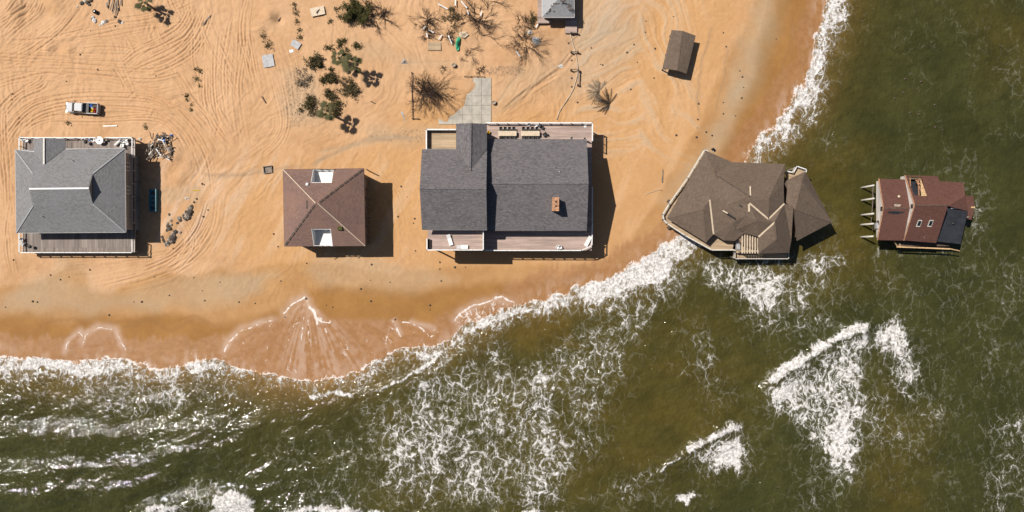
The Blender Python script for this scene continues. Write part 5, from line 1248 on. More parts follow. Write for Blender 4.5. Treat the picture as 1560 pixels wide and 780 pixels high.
parasol(871.5, 209, 'folded navy parasol at the roof edge of the pink deck, left one'); parasol(891.5, 210, 'folded navy parasol at the roof edge of the pink deck, right one')
# loungers
lg = thing('sun_lounger', 'x', 'sun lounger')
local(MB().box(-.33, -.95, .30, .33, .3, .38), 'seat', M['white'], lg); mb = MB(); mb.bar((0, .3, .36), (0, .92, .62), .64, .07); local(mb, 'backrest', M['white'], lg)
for x in (-.28, .28):
    for y in (-.8, .2): local(MB().box(x-.04, y-.04, 0, x+.04, y+.04, .3), 'leg', M['white'], lg)
put(lg, True, W(685.3, 365.5, 7.16), R(18), 'white sun lounger set slantwise in the middle of the upper seaward deck')
put(lg, False, W(704.5, 376.2, 7.16), R(90), 'white sun lounger lying along the seaward parapet of the upper deck')
put(lg, False, W(895.5, 367.5, 4.41), R(-28), 'white sun lounger at the far end of the long pink deck, slanted against the rail')
a = W(654, 371, 7.16); bn = thing('bench', 'dark bench-shaped stand-in for railing shadow against the end parapet of the upper seaward deck', 'bench', tuple(a))  # dark bench shape added in place of the railing's cast shadow
local(MB().box(-.22, -.75, .4, .22, .75, .45), 'seat', M['wood_dark'], bn); mb = MB(); mb.bar((-.25, 0, .45), (-.36, 0, .9), .05, 1.5); local(MB().box(-.34, -.75, .45, -.28, .75, .88), 'backrest', M['wood_dark'], bn)
for y in (-.65, .65): local(MB().box(-.2, y-.03, 0, .2, y+.03, .4), 'leg', M['wood_dark'], bn)
# things on and about the house in the surf
q = Z4(362, 66, 4.4); mb = MB(); 
sheet_item('tarp', [Z4(345, 64, 4.4), Z4(360, 54, 4.4), Z4(378, 76, 4.4), Z4(362, 82, 4.4)], 0, .5, 'glass', 'dark blue tarp bunched on the landward tip of the walkway in the surf', 'tarp', 12)
tag(MB().box(Z4(484,0,3.7).x, Z4(0,632,3.7).y, 3.71, Z4(505,0,3.7).x, Z4(0,580,3.7).y, 4.35).build('storage_chest', M['grey'], None), 'grey storage chest beside the white pergola of the house in the surf', 'chest')
for (x, y, rz, lab) in ((110, 362, -.6, 'dark timber block under the walkway bend of the taupe-roofed house, landward one'), (112, 505, .5, 'dark timber block under the walkway bend of the taupe-roofed house, seaward one')):
    q = Z4(x, y, 0); q.z = ground(q.x, q.y); mb = MB(); mb.box(-.38, -.25, -.1, .38, .25, .7); mb.transform(Matrix.Translation(q) @ Matrix.Rotation(rz, 4, 'Z')); tag(mb.build('timber_block', M['wood_dark'], None), lab, 'timber block')

# ------------------------------------------------------------------ lying things: boards, panels, rubble
rg3 = random.Random(21)
def board(px, py, ln, ang, wd, mat, label, group=None, name='board', z=.0, th=.06, tilt=0, cat='board'):
    q = G0(px, py); mb = MB(); mb.box(-ln/2, -wd/2, -.01, ln/2, wd/2, th)
    mb.transform(Matrix.Translation(q+Vector((0,0,z+abs(math.sin(tilt))*ln/2+.03))) @ Matrix.Rotation(R(ang), 4, 'Z') @ Matrix.Rotation(tilt, 4, 'Y'))
    return tag(mb.build(name, M[mat], None), label, cat, group)
def rock(px, py, r, mat, label, cat='rock', group=None, name='rock', flat=.7, z=0):
    q = G0(px, py); mb = MB(); vs = []; fs = []; n = 7; rows = ((0, .9), (.35, 1.0), (.75, .72), (1.0, .25))
    for hh, rr in rows:
        for k_ in range(n): a = 2*math.pi*k_/n+hh; f = r*rr*rg3.uniform(.72, 1.25); vs.append((q.x+f*math.cos(a), q.y+f*math.sin(a), q.z-.06+z+hh*r*flat*1.4*rg3.uniform(.85, 1.15)))
    for i in range(3):
        for k_ in range(n): fs.append((i*n+k_, i*n+(k_+1) % n, (i+1)*n+(k_+1) % n, (i+1)*n+k_))
    fs.append(tuple(range(n))[::-1]); fs.append(tuple(3*n+k_ for k_ in range(n)))
    return tag(mb.add(vs, fs).build(name, M[mat], None, uv=False), label, cat, group)
board(168, 192, 2.5, 1, .18, 'white', 'long white plank lying alone between the pickup truck and the deck rail', name='plank', cat='plank')
board(299, 290, 1.3, 0, .14, 'yellow', 'short yellow board lying on pale sand right of the rubble', name='board')
g1 = 'white boards caught among the bare bushes'
for i, (x, y, ln, an, lab) in enumerate(((675, 11, 1.9, -28, 'long white board slanting between two bare bushes near the top edge'), (694, 5, 1.2, 88, 'white board pointing at the top edge between the bare bushes'), (707, 8, 1.6, -48, 'white board slanting left of the leafless tree at the top'),
      (713, 20, .8, -80, 'short white board under the leafless tree, upright in the photo'), (647, 44, .8, 52, 'short white board on the round bare bush, upper of its pair'), (657, 49, 1.1, -24, 'white board on the round bare bush, lower of its pair'),
      (671, 58, 1.0, 55, 'short white board tilted like a slash left of the green tarp'), (686, 62, 1.6, -66, 'white board tilted like a backslash just left of the green tarp'), (651, 55, .7, -80, 'stubby white board at the foot of the round bare bush'), (789, 83, 1.3, -52, 'white board at the left foot of the bush below the pale-roofed house'),
      (818, 40, 1.0, 60, 'white board beside the deck corner of the pale-roofed house'), (733, 22, .8, 75, 'short pale board at the right side of the leafless tree'))):
    board(x, y, ln, an, .2, 'white', lab, g1, z=.35, tilt=.12, name='board')
def panel(px, py, lx, ly, ang, mat, label, frame=False, tilt=0.0, z=.02, cat='panel'):
    q = G0(px, py); t_ = thing('panel', label, cat, tuple(q), R(ang))
    mb = MB(); mb.box(-lx/2, -ly/2, z, lx/2, ly/2, z+.1); mb.transform(Matrix.Rotation(tilt, 4, 'Y')); local(mb, 'sheet', M[mat], t_)
    mb = MB(); mb.box(-lx/2+.1, -ly/2+.1, z-.2, lx/2-.1, ly/2-.1, z-.01); mb.transform(Matrix.Rotation(tilt, 4, 'Y')); local(mb, 'backing', M['wood_dark'], t_)
    return t_
panel(484.5, 18, 2.5, 1.5, 12, 'cream', 'cream door-like panel with a dark tear lying left of the green tree', z=.28)
sheet_item('cloth', [G0(482, 20), G0(486, 16), G0(488, 15), G0(484, 22)], .40, .12, 'black', 'small dark rag on the cream panel', 'rag', 3)
panel(409, 93, 2.0, 2.2, 10, 'grey', 'square grey panel half buried in sand, lower left of two', z=.06)
panel(451, 68, 1.6, 1.2, -32, 'grey', 'broken grey panel half buried in sand, upper right of two', z=.08)
board(444, 78, .7, 10, .5, 'white', 'small white chip of panel beside the broken grey panel', name='panel_chip', cat='panel')
panel(662, 71, 2.3, 1.4, 0, 'deck_tan', 'sand-coloured board panel in front of the round bare bush', z=.12)
q = [G0(x, y) for x, y in ((700, 50), (711, 49), (714, 54), (707, 60), (699, 56))]; sheet_item('cloth', q, .25, .35, 'cream', 'cream sheet draped beside the bright green tarp', 'sheet', 31)
q = [G0(x, y) for x, y in ((696, 58), (702, 58), (701, 66), (699, 77), (695, 78), (694, 68))]; sheet_item('tarp', q, .25, .5, 'green', 'bright green crumpled tarp tangled in a bare bush', 'tarp', 33)
sheet_item('tarp', [G0(x, y) for x, y in ((611, 97), (622, 97), (616, 89))], 0, .5, 'grey', 'grey triangular tarp peak poking out of pale sand', 'tarp', 34)
sheet_item('tarp', [G0(x, y) for x, y in ((846, 103), (857, 103), (857, 97))], 0, .3, 'white', 'white triangular scrap on open sand above the largest house', 'scrap', 36)
sheet_item('tarp', [G0(x, y) for x, y in ((610, 170), (614, 170), (619, 184), (616, 184))], 0, .2, 'grey', 'narrow grey strip of sheet on the sand left of the dense bare bush', 'sheet', 37)
sheet_item('tarp', [G0(x, y) for x, y in ((812, 56), (822, 58), (824, 66), (816, 70), (810, 64))], .1, .5, 'grey', 'grey sheet heaped in the bush below the pale-roofed house, lower of two', 'sheet', 38)
sheet_item('tarp', [G0(x, y) for x, y in ((802, 48), (810, 46), (812, 52), (804, 54))], .1, .4, 'off_white', 'pale sheet heaped in the bush below the pale-roofed house, upper of two', 'sheet', 39)
for (x, y, lab) in ((691.5, 100, 'round pale barrel on the sand above the concrete slab'), (752.5, 157, 'round pale barrel beside the right edge of the concrete slab')):
    tag(MB().lathe(G0(x, y), [(.36, -.1), (.40, .3), (.36, .6), (.30, .6), (.28, .5)], 14).build('barrel', M['rubble'], None, uv=False), lab, 'barrel')
rock(616.5, 94, .3, 'rubble', 'pale stone at the foot of the grey tarp peak', 'stone')
# hollow wooden frame
q = G0(408.5, 258.5); fr = thing('box_frame', 'small hollow wooden box frame sunk in the sand left of the brown square house', 'box', tuple(q), R(8))
for s_ in (-1, 1):
    local(MB().box(-.78, s_*.6-.06, -.1, .78, s_*.6+.06, .38), 'side', M['wood_old'], fr); local(MB().box(s_*.72-.06, -.54, -.1, s_*.72+.06, .54, .36), 'side', M['wood_old'], fr)
local(MB().box(-.66, -.54, -.1, .66, .54, .06), 'bottom', M['wood_old'], fr)
# debris heap beside house A
names = [('wood_old', 'splintered grey board'), ('wood_dark', 'dark broken board'), ('white', 'white painted board'), ('off_white', 'pale broken board')]
for i in range(58):
    a = rg3.uniform(0, 2*math.pi); r_ = math.sqrt(rg3.random()); mt, nm = names[(0, 1, 0, 1, 1, 1, 0, 1, 2, 0, 1, 3)[i % 12]]
    board(253+14*r_*math.cos(a), 223+19*r_*math.sin(a), rg3.uniform(.6, 2.0), rg3.uniform(0, 180), rg3.uniform(.1, .22), mt, nm+' tangled in the debris heap right of the old plank deck', 'debris heap boards, '+nm, z=rg3.uniform(0, .6), tilt=rg3.uniform(-.5, .5))
for i in range(24):
    a = rg3.uniform(0, 2*math.pi); r_ = math.sqrt(rg3.random()); mt, nm = names[(1, 0, 1, 1, 0, 3)[i % 6]]
    board(231+8*r_*math.cos(a)+i*.25, 222+22*r_*math.sin(a), rg3.uniform(.7, 2.2), rg3.uniform(40, 110), rg3.uniform(.12, .24), mt, nm+' in the smaller heap between deck shadow and debris heap', 'smaller heap boards, '+nm, z=rg3.uniform(0, .5), tilt=rg3.uniform(-.4, .4))
sheet_item('tarp', [G0(x, y) for x, y in ((250, 214), (255, 213), (257, 218), (252, 219.5))], .6, .4, 'blue', 'bright blue tarp in the middle of the debris heap', 'tarp', 41)
sheet_item('tarp', [G0(x, y) for x, y in ((261, 205), (265, 205), (264, 208), (260, 208))], .2, .3, 'blue', 'small blue scrap at the top right of the debris heap', 'scrap', 42)
sheet_item('tarp', [G0(x, y) for x, y in ((256, 226), (263, 225), (263, 229), (258, 230))], .4, .3, 'off_white', 'pale violet-white sheet in the lower debris heap', 'sheet', 43)
rock(213.5, 211.5, .3, 'off_white', 'pale stone alone between the deck rail and the debris heap', 'stone')
# rubble
for i, (x, y, r_) in enumerate(((290,318,.45),(291,322,.5),(289,326,.55),(287,330,.6),(284,332,.5),(282,329,.4),(274,332,.45),(276,336,.3),(258,345,.4),(262,343,.3),(261,349,.4),(257,351,.3),(265,356,.35),(268,353,.35),(263,362,.55),(260,365,.5),(266,361,.45),(258,369,.4),(254,372,.45),(249,365,.3),(248,361,.3),(261,336,.3),(258,327,.25),(271,340,.25),(275,354,.25),(251,368,.3),(264,368,.4),(257,340,.25),(286,323,.35),(292,315,.35))):
    d_ = 'dark broken' if i % 3 else 'pale broken'
    rock(x, y, r_, 'rock' if i % 3 else 'rubble', d_+' chunk in the rubble trail right of the grey hip-roofed house', 'rubble', 'rubble chunks, '+d_)
q = G0(285, 302); sheet_item('tarp', [G0(x, y) for x, y in ((281, 300), (288, 301), (289, 304), (282, 304))], 0, .35, 'off_white', 'pale scrap on grey sand above the rubble', 'scrap', 45)
# teal rack in the shadow of house A
q = G0(236, 305.5); tr = thing('teal_rack', 'teal oblong slab with four round openings standing in the shadow of the grey house', 'rack', tuple(q))
mb = MB(); zt_ = .75; L_, Wd = 2.0, .62; cy = [(-1.4), (-.45), (.35), (1.3)]
mb.box(-Wd, -L_, .12, Wd, L_, zt_-.06); local(mb, 'box', M['teal'], tr)
for s_ in (-1, 1): local(MB().box(s_*Wd-.06*(s_+1)+.0, -L_, zt_-.05, s_*Wd+.06*(1-s_)+.0, L_, zt_+.12), 'lip', M['teal'], tr)
for y_, r_ in ((-1.4, .34), (-.45, .24), (.35, .22), (1.3, .34)): local(MB().lathe((-.05, y_, 0), [(r_, zt_-.07), (r_, zt_-.02), (r_*.8, zt_-.03)], 16), 'opening', M['black'], tr)
for s_ in (-1, 1):
    for y_ in (-1.7, 1.7): local(MB().box(s_*.5-.06, y_-.06, -.2, s_*.5+.06, y_+.06, .12), 'foot', M['black'], tr)
# scattered stubs and stones
stubs = [((22,396),(77,419),(137,411),(92,426),(105,422),(8,468),(50,459),(57,460),(166,480),(235,422.5),(204,460),(216,459.5)),
         ((258,450),(295,423),(308,443),(312,458),(335,430),(364,460),(389,462),(428,428),(467,401),(416.6,356.5),(423.5,375.5)),
         ((566,403),(564.6,426.7),(594,430),(565,458.5),(497,465),(507,468),(601.5,487),(434,483),(466,455),(550,440)),
         ((631.5,333),(630,340),(633,382),(611,284),(620,300),(606,330)),
         ((655,465),(670,399.5),(670,410),(672,428),(693,407),(709,407),(655,472)),
         ((984,32),(983,49),(998,74),(966,68),(971,95),(915,98),(918,99),(901,73),(955,80),(996,119),(961,136),(880,156),(1026,25)),
         ((1102,50),(1106,71),(1183,59),(1131,117),(1133,133),(1130,149),(1102,156),(1102,173),(1121,176),(1064,158),(1063,182),(1030,206),(1061,209),(1076,201),(1085,206),(1062,195),(1127,108)),
         ((308,280),(311,281.5),(300,303),(317,320),(264,378),(296,308),(310,330)),
         ((122,83),(138,47),(176,40),(101,124),(238,116),(19,143),(149,106))]
labs = ['small dark pile stub in damp sand between the grey hip-roofed house and the sea', 'small dark stub on sand seaward of the gap between the two hip-roofed houses', 'small dark stub on wet sand seaward of the brown square house',
        'small dark stone between the brown square house and the largest house', 'small dark stub on wet sand seaward of the largest house', 'small dark stone scattered on streaked sand between largest house and open shelter', 'small dark stub on the grey damp sand between the shelter and the surf',
        'small dark stone near the rubble and track loop', 'small dark stone on the wheel-rutted sand above the pickup truck']
for lst, lab in zip(stubs, labs):
    for (x, y) in lst: rock(x, y, rg3.uniform(.11, .21), 'rock', lab, 'stub' if 'stub' in lab else 'stone', lab, 'pile_stub' if 'stub' in lab else 'stone', 1.1)
for (x, y) in ((1378,120.5),(1402.6,124.6),(1375,141),(1385.6,171.8),(1399,174.4),(1423,160),(1424,193.8),(1362,150)):
    q = W(x, y, ZS); tag(MB().tube([(q.x, q.y, -3), (q.x, q.y, ZS+.32)], [.16, .13], 8).build('pile_stub', M['wood_dark'], None, uv=False), 'dark pile stub breaking the water above the red-brown house', 'stub', 'pile stubs in the open water')
# litter at the top left
for (x, y, mt, lab, cat) in ((147, 19, 'glass', 'dark blue drum among the litter at the top left', 'drum'),): tag(MB().lathe(G0(x, y), [(.34, -.1), (.38, .35), (.34, .7), (.1, .74)], 14).build('drum', M[mt], None, uv=False), lab, cat)
for i, (x, y, r_, mt) in enumerate(((142,26,.35,'off_white'),(144,31,.4,'white'),(141,29,.25,'rock'),(157,35,.4,'white'),(162,32,.35,'rubble'),(153,38,.25,'off_white'),(183,33,.4,'rock'),(187,35,.3,'white'),(125,5,.4,'rock'),(134,4,.45,'wood_dark'),(137,7,.35,'rock'),(118,10,.2,'off_white'),(139,1,.4,'wood_dark'),(129,2,.3,'off_white'),(176,26,.3,'wood_dark'))):
    tone = {'off_white': 'pale', 'white': 'white', 'rock': 'dark', 'rubble': 'tan', 'wood_dark': 'brown'}[mt]
    rock(x, y, r_, mt, tone+' lump of litter in the scatter at the top left', 'litter', tone+' litter at the top left', 'litter')
for i, (x, y, ln, an) in enumerate(((166,5,1.6,80),(172,8,2.2,75),(176,12,2.4,78),(180,8,2.0,95),(185,3,1.4,88),(164,9,1.0,100),(179,18,1.4,70))): board(x, y, ln, an, .16, 'wood_old', 'grey weathered stick in the driftwood row at the top edge', 'driftwood row at the top edge', name='driftwood', cat='driftwood', z=.1, tilt=.1)
for (x, y, ln, an, lab) in ((315, 31, 2.4, 50, 'grey driftwood branch alone on the rutted sand'), (568, 156, .9, -25, 'short dark log on bare sand between palm shadow and dense bush'), (1009, 268, 2.3, 85, 'thin pale stick on damp sand left of the house in the surf'), (402, 152, 1.4, -60, 'dark stick on the sand left of the green shrubs'), (425, 29, .9, 50, 'dark plank end poking from the dune hollow'), (106, 187, .8, -30, 'dark stick between the pickup truck and the deck')):
    board(x, y, ln, an, .16, 'wood_dark' if 'dark' in lab else 'wood_old', lab, name='driftwood', cat='driftwood', z=.05, tilt=.06)
# ------------------------------------------------------------------ fences, posts and hose by the upper path
q = G0(628, 146); fn = thing('fence', 'low dark broken fence with a bent corner crossing the dense bare bush', 'fence', tuple(q))
a, b_, c_ = G0(627.5, 111), G0(628.5, 181), G0(637.5, 181.2); up_ = Vector((0, 0, 1))
for p0_, p1_ in ((a, b_), (b_, c_)):
    for z in (.3,): MB().bar(p0_+up_*z, p1_+up_*z, .10, .12).build('rail', M['wood_dark'], fn)
for t__ in (0, .2, .4, .6, .8, 1): p_ = a.lerp(b_, t__); MB().box(p_.x-.08, p_.y-.08, p_.z-.3, p_.x+.08, p_.y+.08, p_.z+.5).build('post', M['wood_dark'], fn)
MB().box(c_.x-.08, c_.y-.08, c_.z-.3, c_.x+.08, c_.y+.08, c_.z+.5).build('post', M['wood_dark'], fn)
q = G0(720, 118); fn2 = thing('fence', 'short dark rail along the top edge of the concrete slab', 'fence', tuple(q))
a, b_ = G0(708, 117.5), G0(738, 117.5); MB().bar(a+up_*.35, b_+up_*.35, .08, .1).build('rail', M['wood_dark'], fn2)
for t__ in (0, .33, .66, 1): p_ = a.lerp(b_, t__); MB().box(p_.x-.05, p_.y-.05, p_.z-.3, p_.x+.05, p_.y+.05, p_.z+.45).build('post', M['wood_dark'], fn2)
def trestle(x0, y0, x1, y1, label, h=.75):
    a, b_ = G0(x0, y0), G0(x1, y1); t_ = thing('trestle', label, 'walkway frame', tuple(a))
    MB().bar(a+up_*h, b_+up_*h, .12, .24).build('beam', M['wood_old'], t_)
    for p_ in (a, b_): MB().box(p_.x-.11, p_.y-.11, p_.z-.4, p_.x+.11, p_.y+.11, p_.z+h+.25).build('post', M['wood_dark'], t_)
trestle(869.5, 52, 879, 52, 'leftover walkway frame under the step of the pale-roofed house'); trestle(870, 80.5, 880, 80.3, 'leftover walkway frame crossed by the hose, upper one'); trestle(869.5, 107.5, 880.5, 107, 'leftover walkway frame crossed by the hose, lower one'); trestle(881, 109, 880, 130, 'leftover walkway rail running towards the fan palm')
for (x, y) in ((866, 66), (871, 92), (871, 119), (871, 132)): rock(x, y, .22, 'rock', 'dark stub beside the hose and the leftover walkway frames', 'stub', 'stubs beside the hose', 'pile_stub')
pts = [G0(x, y, .12) for x, y in ((866,42),(868.5,50),(870,58),(873,68),(876,78),(878.5,90),(880,102),(879.5,114),(877,124),(874,134),(868,146),(860,158),(852,170),(847,186))]
sm = []
for i in range(len(pts)-1): 
    for f in (0, .25, .5, .75): sm.append(pts[i].lerp(pts[i+1], f))
for i, p_ in enumerate(sm): p_.z = max(p_.z, ground(p_.x, p_.y)+.1)
tag(MB().tube(sm, .11, 6).build('hose', M['rope'], None, uv=False), 'long tan hose snaking past the walkway frames to the largest house', 'hose')
pts = [G0(x, y, .06) for x, y in ((867,65),(875,58),(882,52),(889,41))]; tag(MB().tube(pts, .05, 5).build('cable', M['rope'], None, uv=False), 'thin slack cable from the stub to the pale-roofed house', 'cable')
pts = [G0(x, y, .05) for x, y in ((1009,290),(1003,289),(996,292),(988,294),(982,297))]; tag(MB().tube(pts, .06, 5).build('cable', M['rope'], None, uv=False), 'thin cable trailing over the sand left of the house in the surf', 'cable')

# ------------------------------------------------------------------ plants
rp = random.Random(5)
def branchy(mb, p, d, ln, r, depth, spread=.5, lift=.25, tips=None):
    n = 3; pts = [p.copy()]; dd = d.copy()
    for i in range(n):
        dd = (dd + Vector((rp.uniform(-1, 1), rp.uniform(-1, 1), rp.uniform(-.5, .7)*.6))*.28).normalized(); pts.append(pts[-1]+dd*ln*rp.uniform(.7, 1.35)/n)
    mb.tube(pts, [r*(1-.18*i) for i in range(n+1)], 4 if depth > 1 else 3, smooth=False, cap=False)
    if tips is not None and depth <= 1: tips += pts[1:]
    if depth == 0: return
    for k_ in range(rp.choice((2, 3, 3))):
        q = pts[rp.choice((1, 2, 3))]; nd = (dd + Vector((rp.uniform(-1, 1), rp.uniform(-1, 1), rp.uniform(-.3, .6)))*spread*1.3).normalized()
        branchy(mb, q, nd, ln*rp.uniform(.55, .8), r*.6, depth-1, spread, lift, tips)
def bush(px, py, rpx, hgt, label, cat='bush', stems=12, depth=3, mat='twig', leaf=None, nleaf=0, off=(0, 0), group=None, name='bare_bush', squash=1.0, rad=.05, leafsz=.13):
    q = G0(px, py); rm = rpx*S; t_ = thing(name, label, cat, tuple(q), 0, group); mb = MB(); tips = []
    stems = int(stems*1.4)
    for i in range(stems):
        a = 2*math.pi*i/stems+rp.uniform(-.3, .3); e_ = rp.uniform(.15, .9)
        d_ = Vector((math.cos(a)*math.cos(e_)+off[0], math.sin(a)*math.cos(e_)*squash+off[1], math.sin(e_)*hgt/rm*1.1)).normalized()
        branchy(mb, q+Vector((rp.gauss(0, .20)*rm, rp.gauss(0, .20)*rm*squash, -.05)), d_, rm*rp.uniform(.2, .52), rad, depth, .5, .25, tips)
    mb.build('branches', M[mat], t_, uv=False)
    if nleaf:
        lv = np.zeros((nleaf*4, 3)); fs = []
        for i in range(nleaf):
            c = rp.choice(tips) + Vector((rp.gauss(0, .2), rp.gauss(0, .2), rp.gauss(0, .12))); s_ = leafsz*rp.uniform(.6, 1.5)
            u = Vector((rp.gauss(0, 1), rp.gauss(0, 1), rp.gauss(0, .5))).normalized()*s_; v = u.cross(Vector((rp.gauss(0, 1), rp.gauss(0, 1), rp.gauss(0, 1)))).normalized()*s_*.45
            for j, w_ in enumerate((c-u, c-v, c+u, c+v)): lv[i*4+j] = w_
            fs.append((i*4, i*4+1, i*4+2, i*4+3))
        m2_ = MB(); m2_.v = [tuple(x) for x in lv]; m2_.f = fs; m2_.sm = [False]*nleaf; m2_.build('leaves', M[leaf], t_, uv=False)
    return t_
bush(543, 20, 27, 2.8, 'largest leafy green bush at the top edge beside bare branches', 'bush', 16, 3, 'twig', 'leaf', 5200, name='leafy_bush', off=(0, .1))
bush(580, 26, 32, 2.2, 'bare bush with long grey limbs right of the leafy green bush', stems=13, depth=4, off=(.1, .15), rad=.07)
bush(650, 34, 26, 1.8, 'round bare bush with white boards at its foot', stems=16, depth=4, off=(0, .1))
bush(655, 53, 20, 1.2, 'low bare bush just above the sand-coloured panel', stems=12, depth=3)
bush(690, 30, 22, 1.4, 'thin upright bare bush between two long white boards', stems=9, depth=3, squash=1.6, leaf='leaf_dark', nleaf=500)
bush(686, 56, 18, 1.2, 'dark bare bush left of the bright green tarp', stems=12, depth=3)
bush(727, 28, 42, 2.4, 'widest leafless bush near the top edge right of the green tarp', stems=15, depth=4, rad=.075)
bush(713, 84, 22, 1.0, 'spindly bare branches below the bright green tarp', stems=7, depth=4, off=(.2, -.3))
bush(652, 142, 36, 2.0, 'dense dark bare bush left of the concrete slab', stems=48, depth=4, rad=.055)
bush(803, 68, 36, 2.0, 'large bare bush with grey sheets below the pale-roofed house', stems=20, depth=4, off=(0, -.1))
bush(797, 34, 20, 1.5, 'upright bare bush left of the pale-roofed house', stems=12, depth=3, squash=1.3)
bush(812, 32, 12, 1.0, 'small brown tuft between bare bush and pale-roofed house deck', stems=9, depth=3, leaf='leaf_dark', nleaf=260)
bush(732, 106, 13, 1.0, 'small bare bush at the top of the concrete slab', stems=9, depth=3)
bush(676, 106, 9, .5, 'low dry scrub left of the pale barrel', stems=8, depth=3)
bush(483, 96, 17, 1.8, 'round olive shrub, leftmost of the green clump', 'shrub', 14, 3, 'twig_pale', 'leaf_dark', 1900, name='shrub')
bush(503, 118, 14, 1.5, 'tall narrow olive shrub in the middle of the green clump', 'shrub', 11, 3, 'twig', 'leaf_dark', 1200, name='shrub', squash=1.7)
bush(503, 146, 11, 1.2, 'small dark olive shrub under the tall narrow one', 'shrub', 9, 3, 'twig', 'leaf_dark', 800, name='shrub')
bush(534, 136, 17, 1.4, 'olive shrub with dry stems right of the clump above the palm shadow', 'shrub', 12, 3, 'twig_pale', 'leaf_dark', 1300, name='shrub')
bush(472, 160, 15, 1.3, 'dark olive shrub left of the lower palm', 'shrub', 12, 3, 'twig', 'leaf_dark', 1200, name='shrub')
bush(512, 164, 13, 1.2, 'dark olive shrub right of the lower palm', 'shrub', 10, 3, 'twig', 'leaf_dark', 900, name='shrub')
bush(523, 68, 11, 1.0, 'small green shrub on the path above the upper palms', 'shrub', 8, 3, 'twig', 'leaf', 380, name='shrub', squash=1.4)
bush(542, 70, 8, .8, 'smaller green shrub right of the path above the upper palms', 'shrub', 7, 2, 'twig', 'leaf', 240, name='shrub')
bush(500, 72, 9, .6, 'scattered little green sprigs left of the path shrub', 'shrub', 7, 2, 'twig', 'leaf', 160, name='shrub')
bush(463, 122, 15, .7, 'dry straw-coloured scrub left of the green clump', 'shrub', 12, 3, 'twig_pale', 'frond_dry', 500, name='scrub')
for i, (x, y, r_) in enumerate(((300,105,5),(305,109,3),(300,121,4),(304,131,3),(284,146,3.5),(293,160,4),(292,168,2.5),(285,151,2.5))):
    bush(x, y, r_, .35, 'little green sprig in the row of weeds on the rutted sand', 'weed', 6, 1, 'twig', 'leaf', 60, name='weed', group='green weeds on the rutted sand', rad=.02)
for (x, y, r_, lab) in ((104,188,3,'tiny green weed by the landward rail of the old plank deck'), (222,193,4,'tiny green weed between old plank deck and debris heap')): bush(x, y, r_, .3, lab, 'weed', 5, 1, 'twig', 'leaf', 60, name='weed', rad=.02)
for i, (x, y, r_) in enumerate(((402,56,6),(407,66,8),(412,70,7),(448,8,6),(450,20,6),(453,33,5),(457,46,5),(456,58,5),(513,14,6),(517,27,4),(503,33,4))):
    bush(x, y, r_, .4, 'low dry dark weed in a row on the sand left of the leafy green bush', 'weed', 8, 2, 'twig', 'leaf_dark', 70, name='dry_weed', group='dry weeds left of the leafy bush', rad=.03)
# palms
def frond_mesh(mb, base, az, ln, el, fan, dry):
    """one frond: stalk and leaflets, drooping"""
    d_ = Vector((math.cos(az)*math.cos(el), math.sin(az)*math.cos(el), math.sin(el))); side = Vector((-math.sin(az), math.cos(az), 0))
    if fan:
        st = ln*.30; p1 = base+d_*st+Vector((0, 0, -.05)); mb.tube([base, base+d_*st*.5+Vector((0,0,.04)), p1], [.035, .03, .02], 4, cap=False)
        nb = 11; bl = ln*.74
        for i in range(nb):
            a = (i/(nb-1)-.5)*R(74); f = (d_*math.cos(a)+side*math.sin(a)).normalized(); dr = -.16-.12*abs(math.sin(a)); l_ = bl*(1-.5*abs(i/(nb-1)-.5))
            m_ = p1+f*l_*.55+Vector((0,0,dr*.35*l_)); e_ = p1+f*l_*1.0+Vector((0,0,dr*1.5*l_)); s_ = f.cross(Vector((0,0,1))).normalized()*l_*.075
            mb.add([p1, m_+s_, e_, m_-s_], [(0, 1, 2, 3)])
    else:
        n = 7; prev = base; pts = [base]
        for i in range(1, n+1):
            t_ = i/n; pts.append(base+d_*ln*t_+Vector((0, 0, -ln*.32*t_*t_)))
        mb.tube(pts, [.035*(1-.11*i) for i in range(n+1)], 4, cap=False)
        for i in range(1, n*3):
            t_ = i/(n*3); q = base+d_*ln*t_+Vector((0,0,-ln*.32*t_*t_)); l_ = (.62 if not dry else .5)*math.sin(math.pi*min(1, t_*.9+.1))**.6*ln*.34
            for s_ in (-1, 1):
                f = (d_*.75+side*s_*.75).normalized(); e_ = q+f*l_+Vector((0,0,-.35*l_)); w_ = d_*.05
                mb.add([q-w_, q+w_, e_+w_*.2, e_-w_*.2], [(0, 1, 2, 3)])
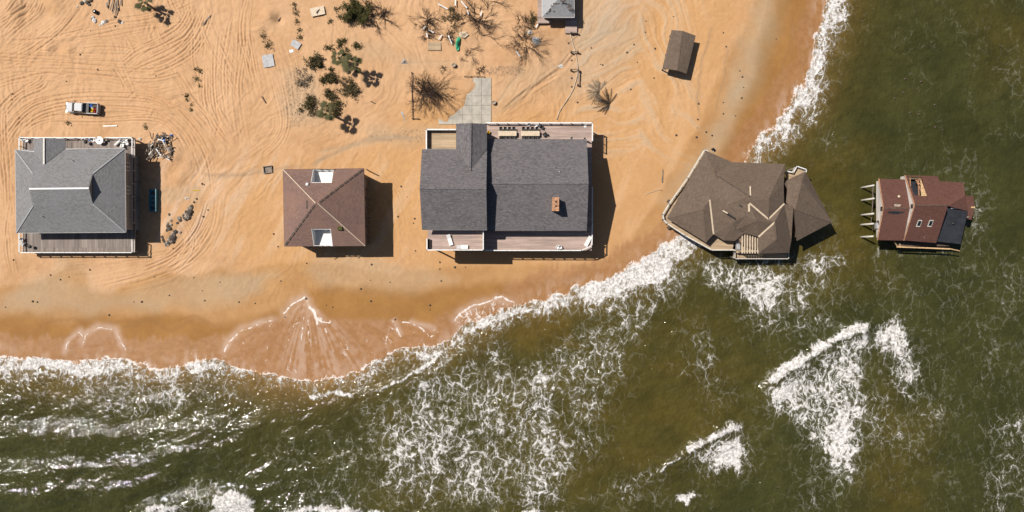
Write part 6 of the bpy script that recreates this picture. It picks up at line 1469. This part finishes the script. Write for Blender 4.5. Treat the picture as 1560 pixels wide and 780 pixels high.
def palm(px, py, h, ln, nf, label, fan=True, mat='frond', dry=False, arc=None, lean=(0, 0)):
    c = W(px, py, h); b0_ = Vector((c.x+lean[0], c.y+lean[1], 0)); b0_.z = ground(b0_.x, b0_.y)
    t_ = thing('palm_tree', label, 'palm tree', tuple(b0_))
    MB().tube([b0_-Vector((0,0,.3)), b0_.lerp(c, .35), b0_.lerp(c, .7), c], [.26, .2, .19, .22], 9).build('trunk', M['bark'], t_, uv=False)
    for i in range(nf):
        az = (2*math.pi*i/nf*1.0 + rp.uniform(-.15, .15)) if arc is None else R(arc[0]+(arc[1]-arc[0])*(i+rp.uniform(.2, .8))/nf)
        el = rp.uniform(-.35, .35) if i % 2 else rp.uniform(.1, .7)
        if dry: el = rp.uniform(-.5, .45)
        sh_ = 1 if (not fan or i % 3) else .55
        mb = MB(); frond_mesh(mb, c+Vector((0,0,rp.uniform(-.1, .1))), az, ln*sh_*rp.uniform(.8, 1.15), el, fan, dry); mb.build('frond', M[mat], t_, uv=False)
    return t_
palm(221, 4, 3.4, 2.0, 13, 'green fan palm casting a round shadow, alone at the top edge')
palm(516, 88, 3.2, 1.9, 11, 'green fan palm over the tall narrow shrub, left of the upper pair')
palm(537, 98, 4.7, 2.1, 13, 'green fan palm right of the upper pair, casting the shadow nearest the bare sand')
palm(498, 168, 4.9, 2.2, 13, 'lower fan palm among dark shrubs, shadow falling towards the largest house')
palm(912, 139, 4.2, 2.4, 17, 'withered tan palm alone on open sand above the corner of the largest house', fan=False, mat='frond_dry', dry=True, arc=(40, 290), lean=(.3, -.3))
# dry ground cover on the pale sandy patch
mb = MB()
for i in range(1500):
    a = rp.uniform(0, 6.28); r_ = math.sqrt(rp.random()); zone = rp.random()
    x, y = (455+26*r_*math.cos(a), 150+44*r_*math.sin(a)) if zone < .55 else ((620+60*r_*math.cos(a), 207+10*r_*math.sin(a)) if zone < .75 else (770+30*r_*math.cos(a), 108+8*r_*math.sin(a)))
    q = G0(x, y); l_ = rp.uniform(.06, .2); a2_ = rp.uniform(0, 6.28); u = Vector((math.cos(a2_), math.sin(a2_), rp.uniform(.2, 1)))*l_; v = Vector((-math.sin(a2_), math.cos(a2_), 0))*l_*.3
    mb.add([q-v, q+v, q+u], [(0, 1, 2)])
tag(mb.build('ground_cover', M['twig_pale'], None, uv=False), 'sparse dry ground cover on the pale patches of sand', 'ground cover', kind='stuff')
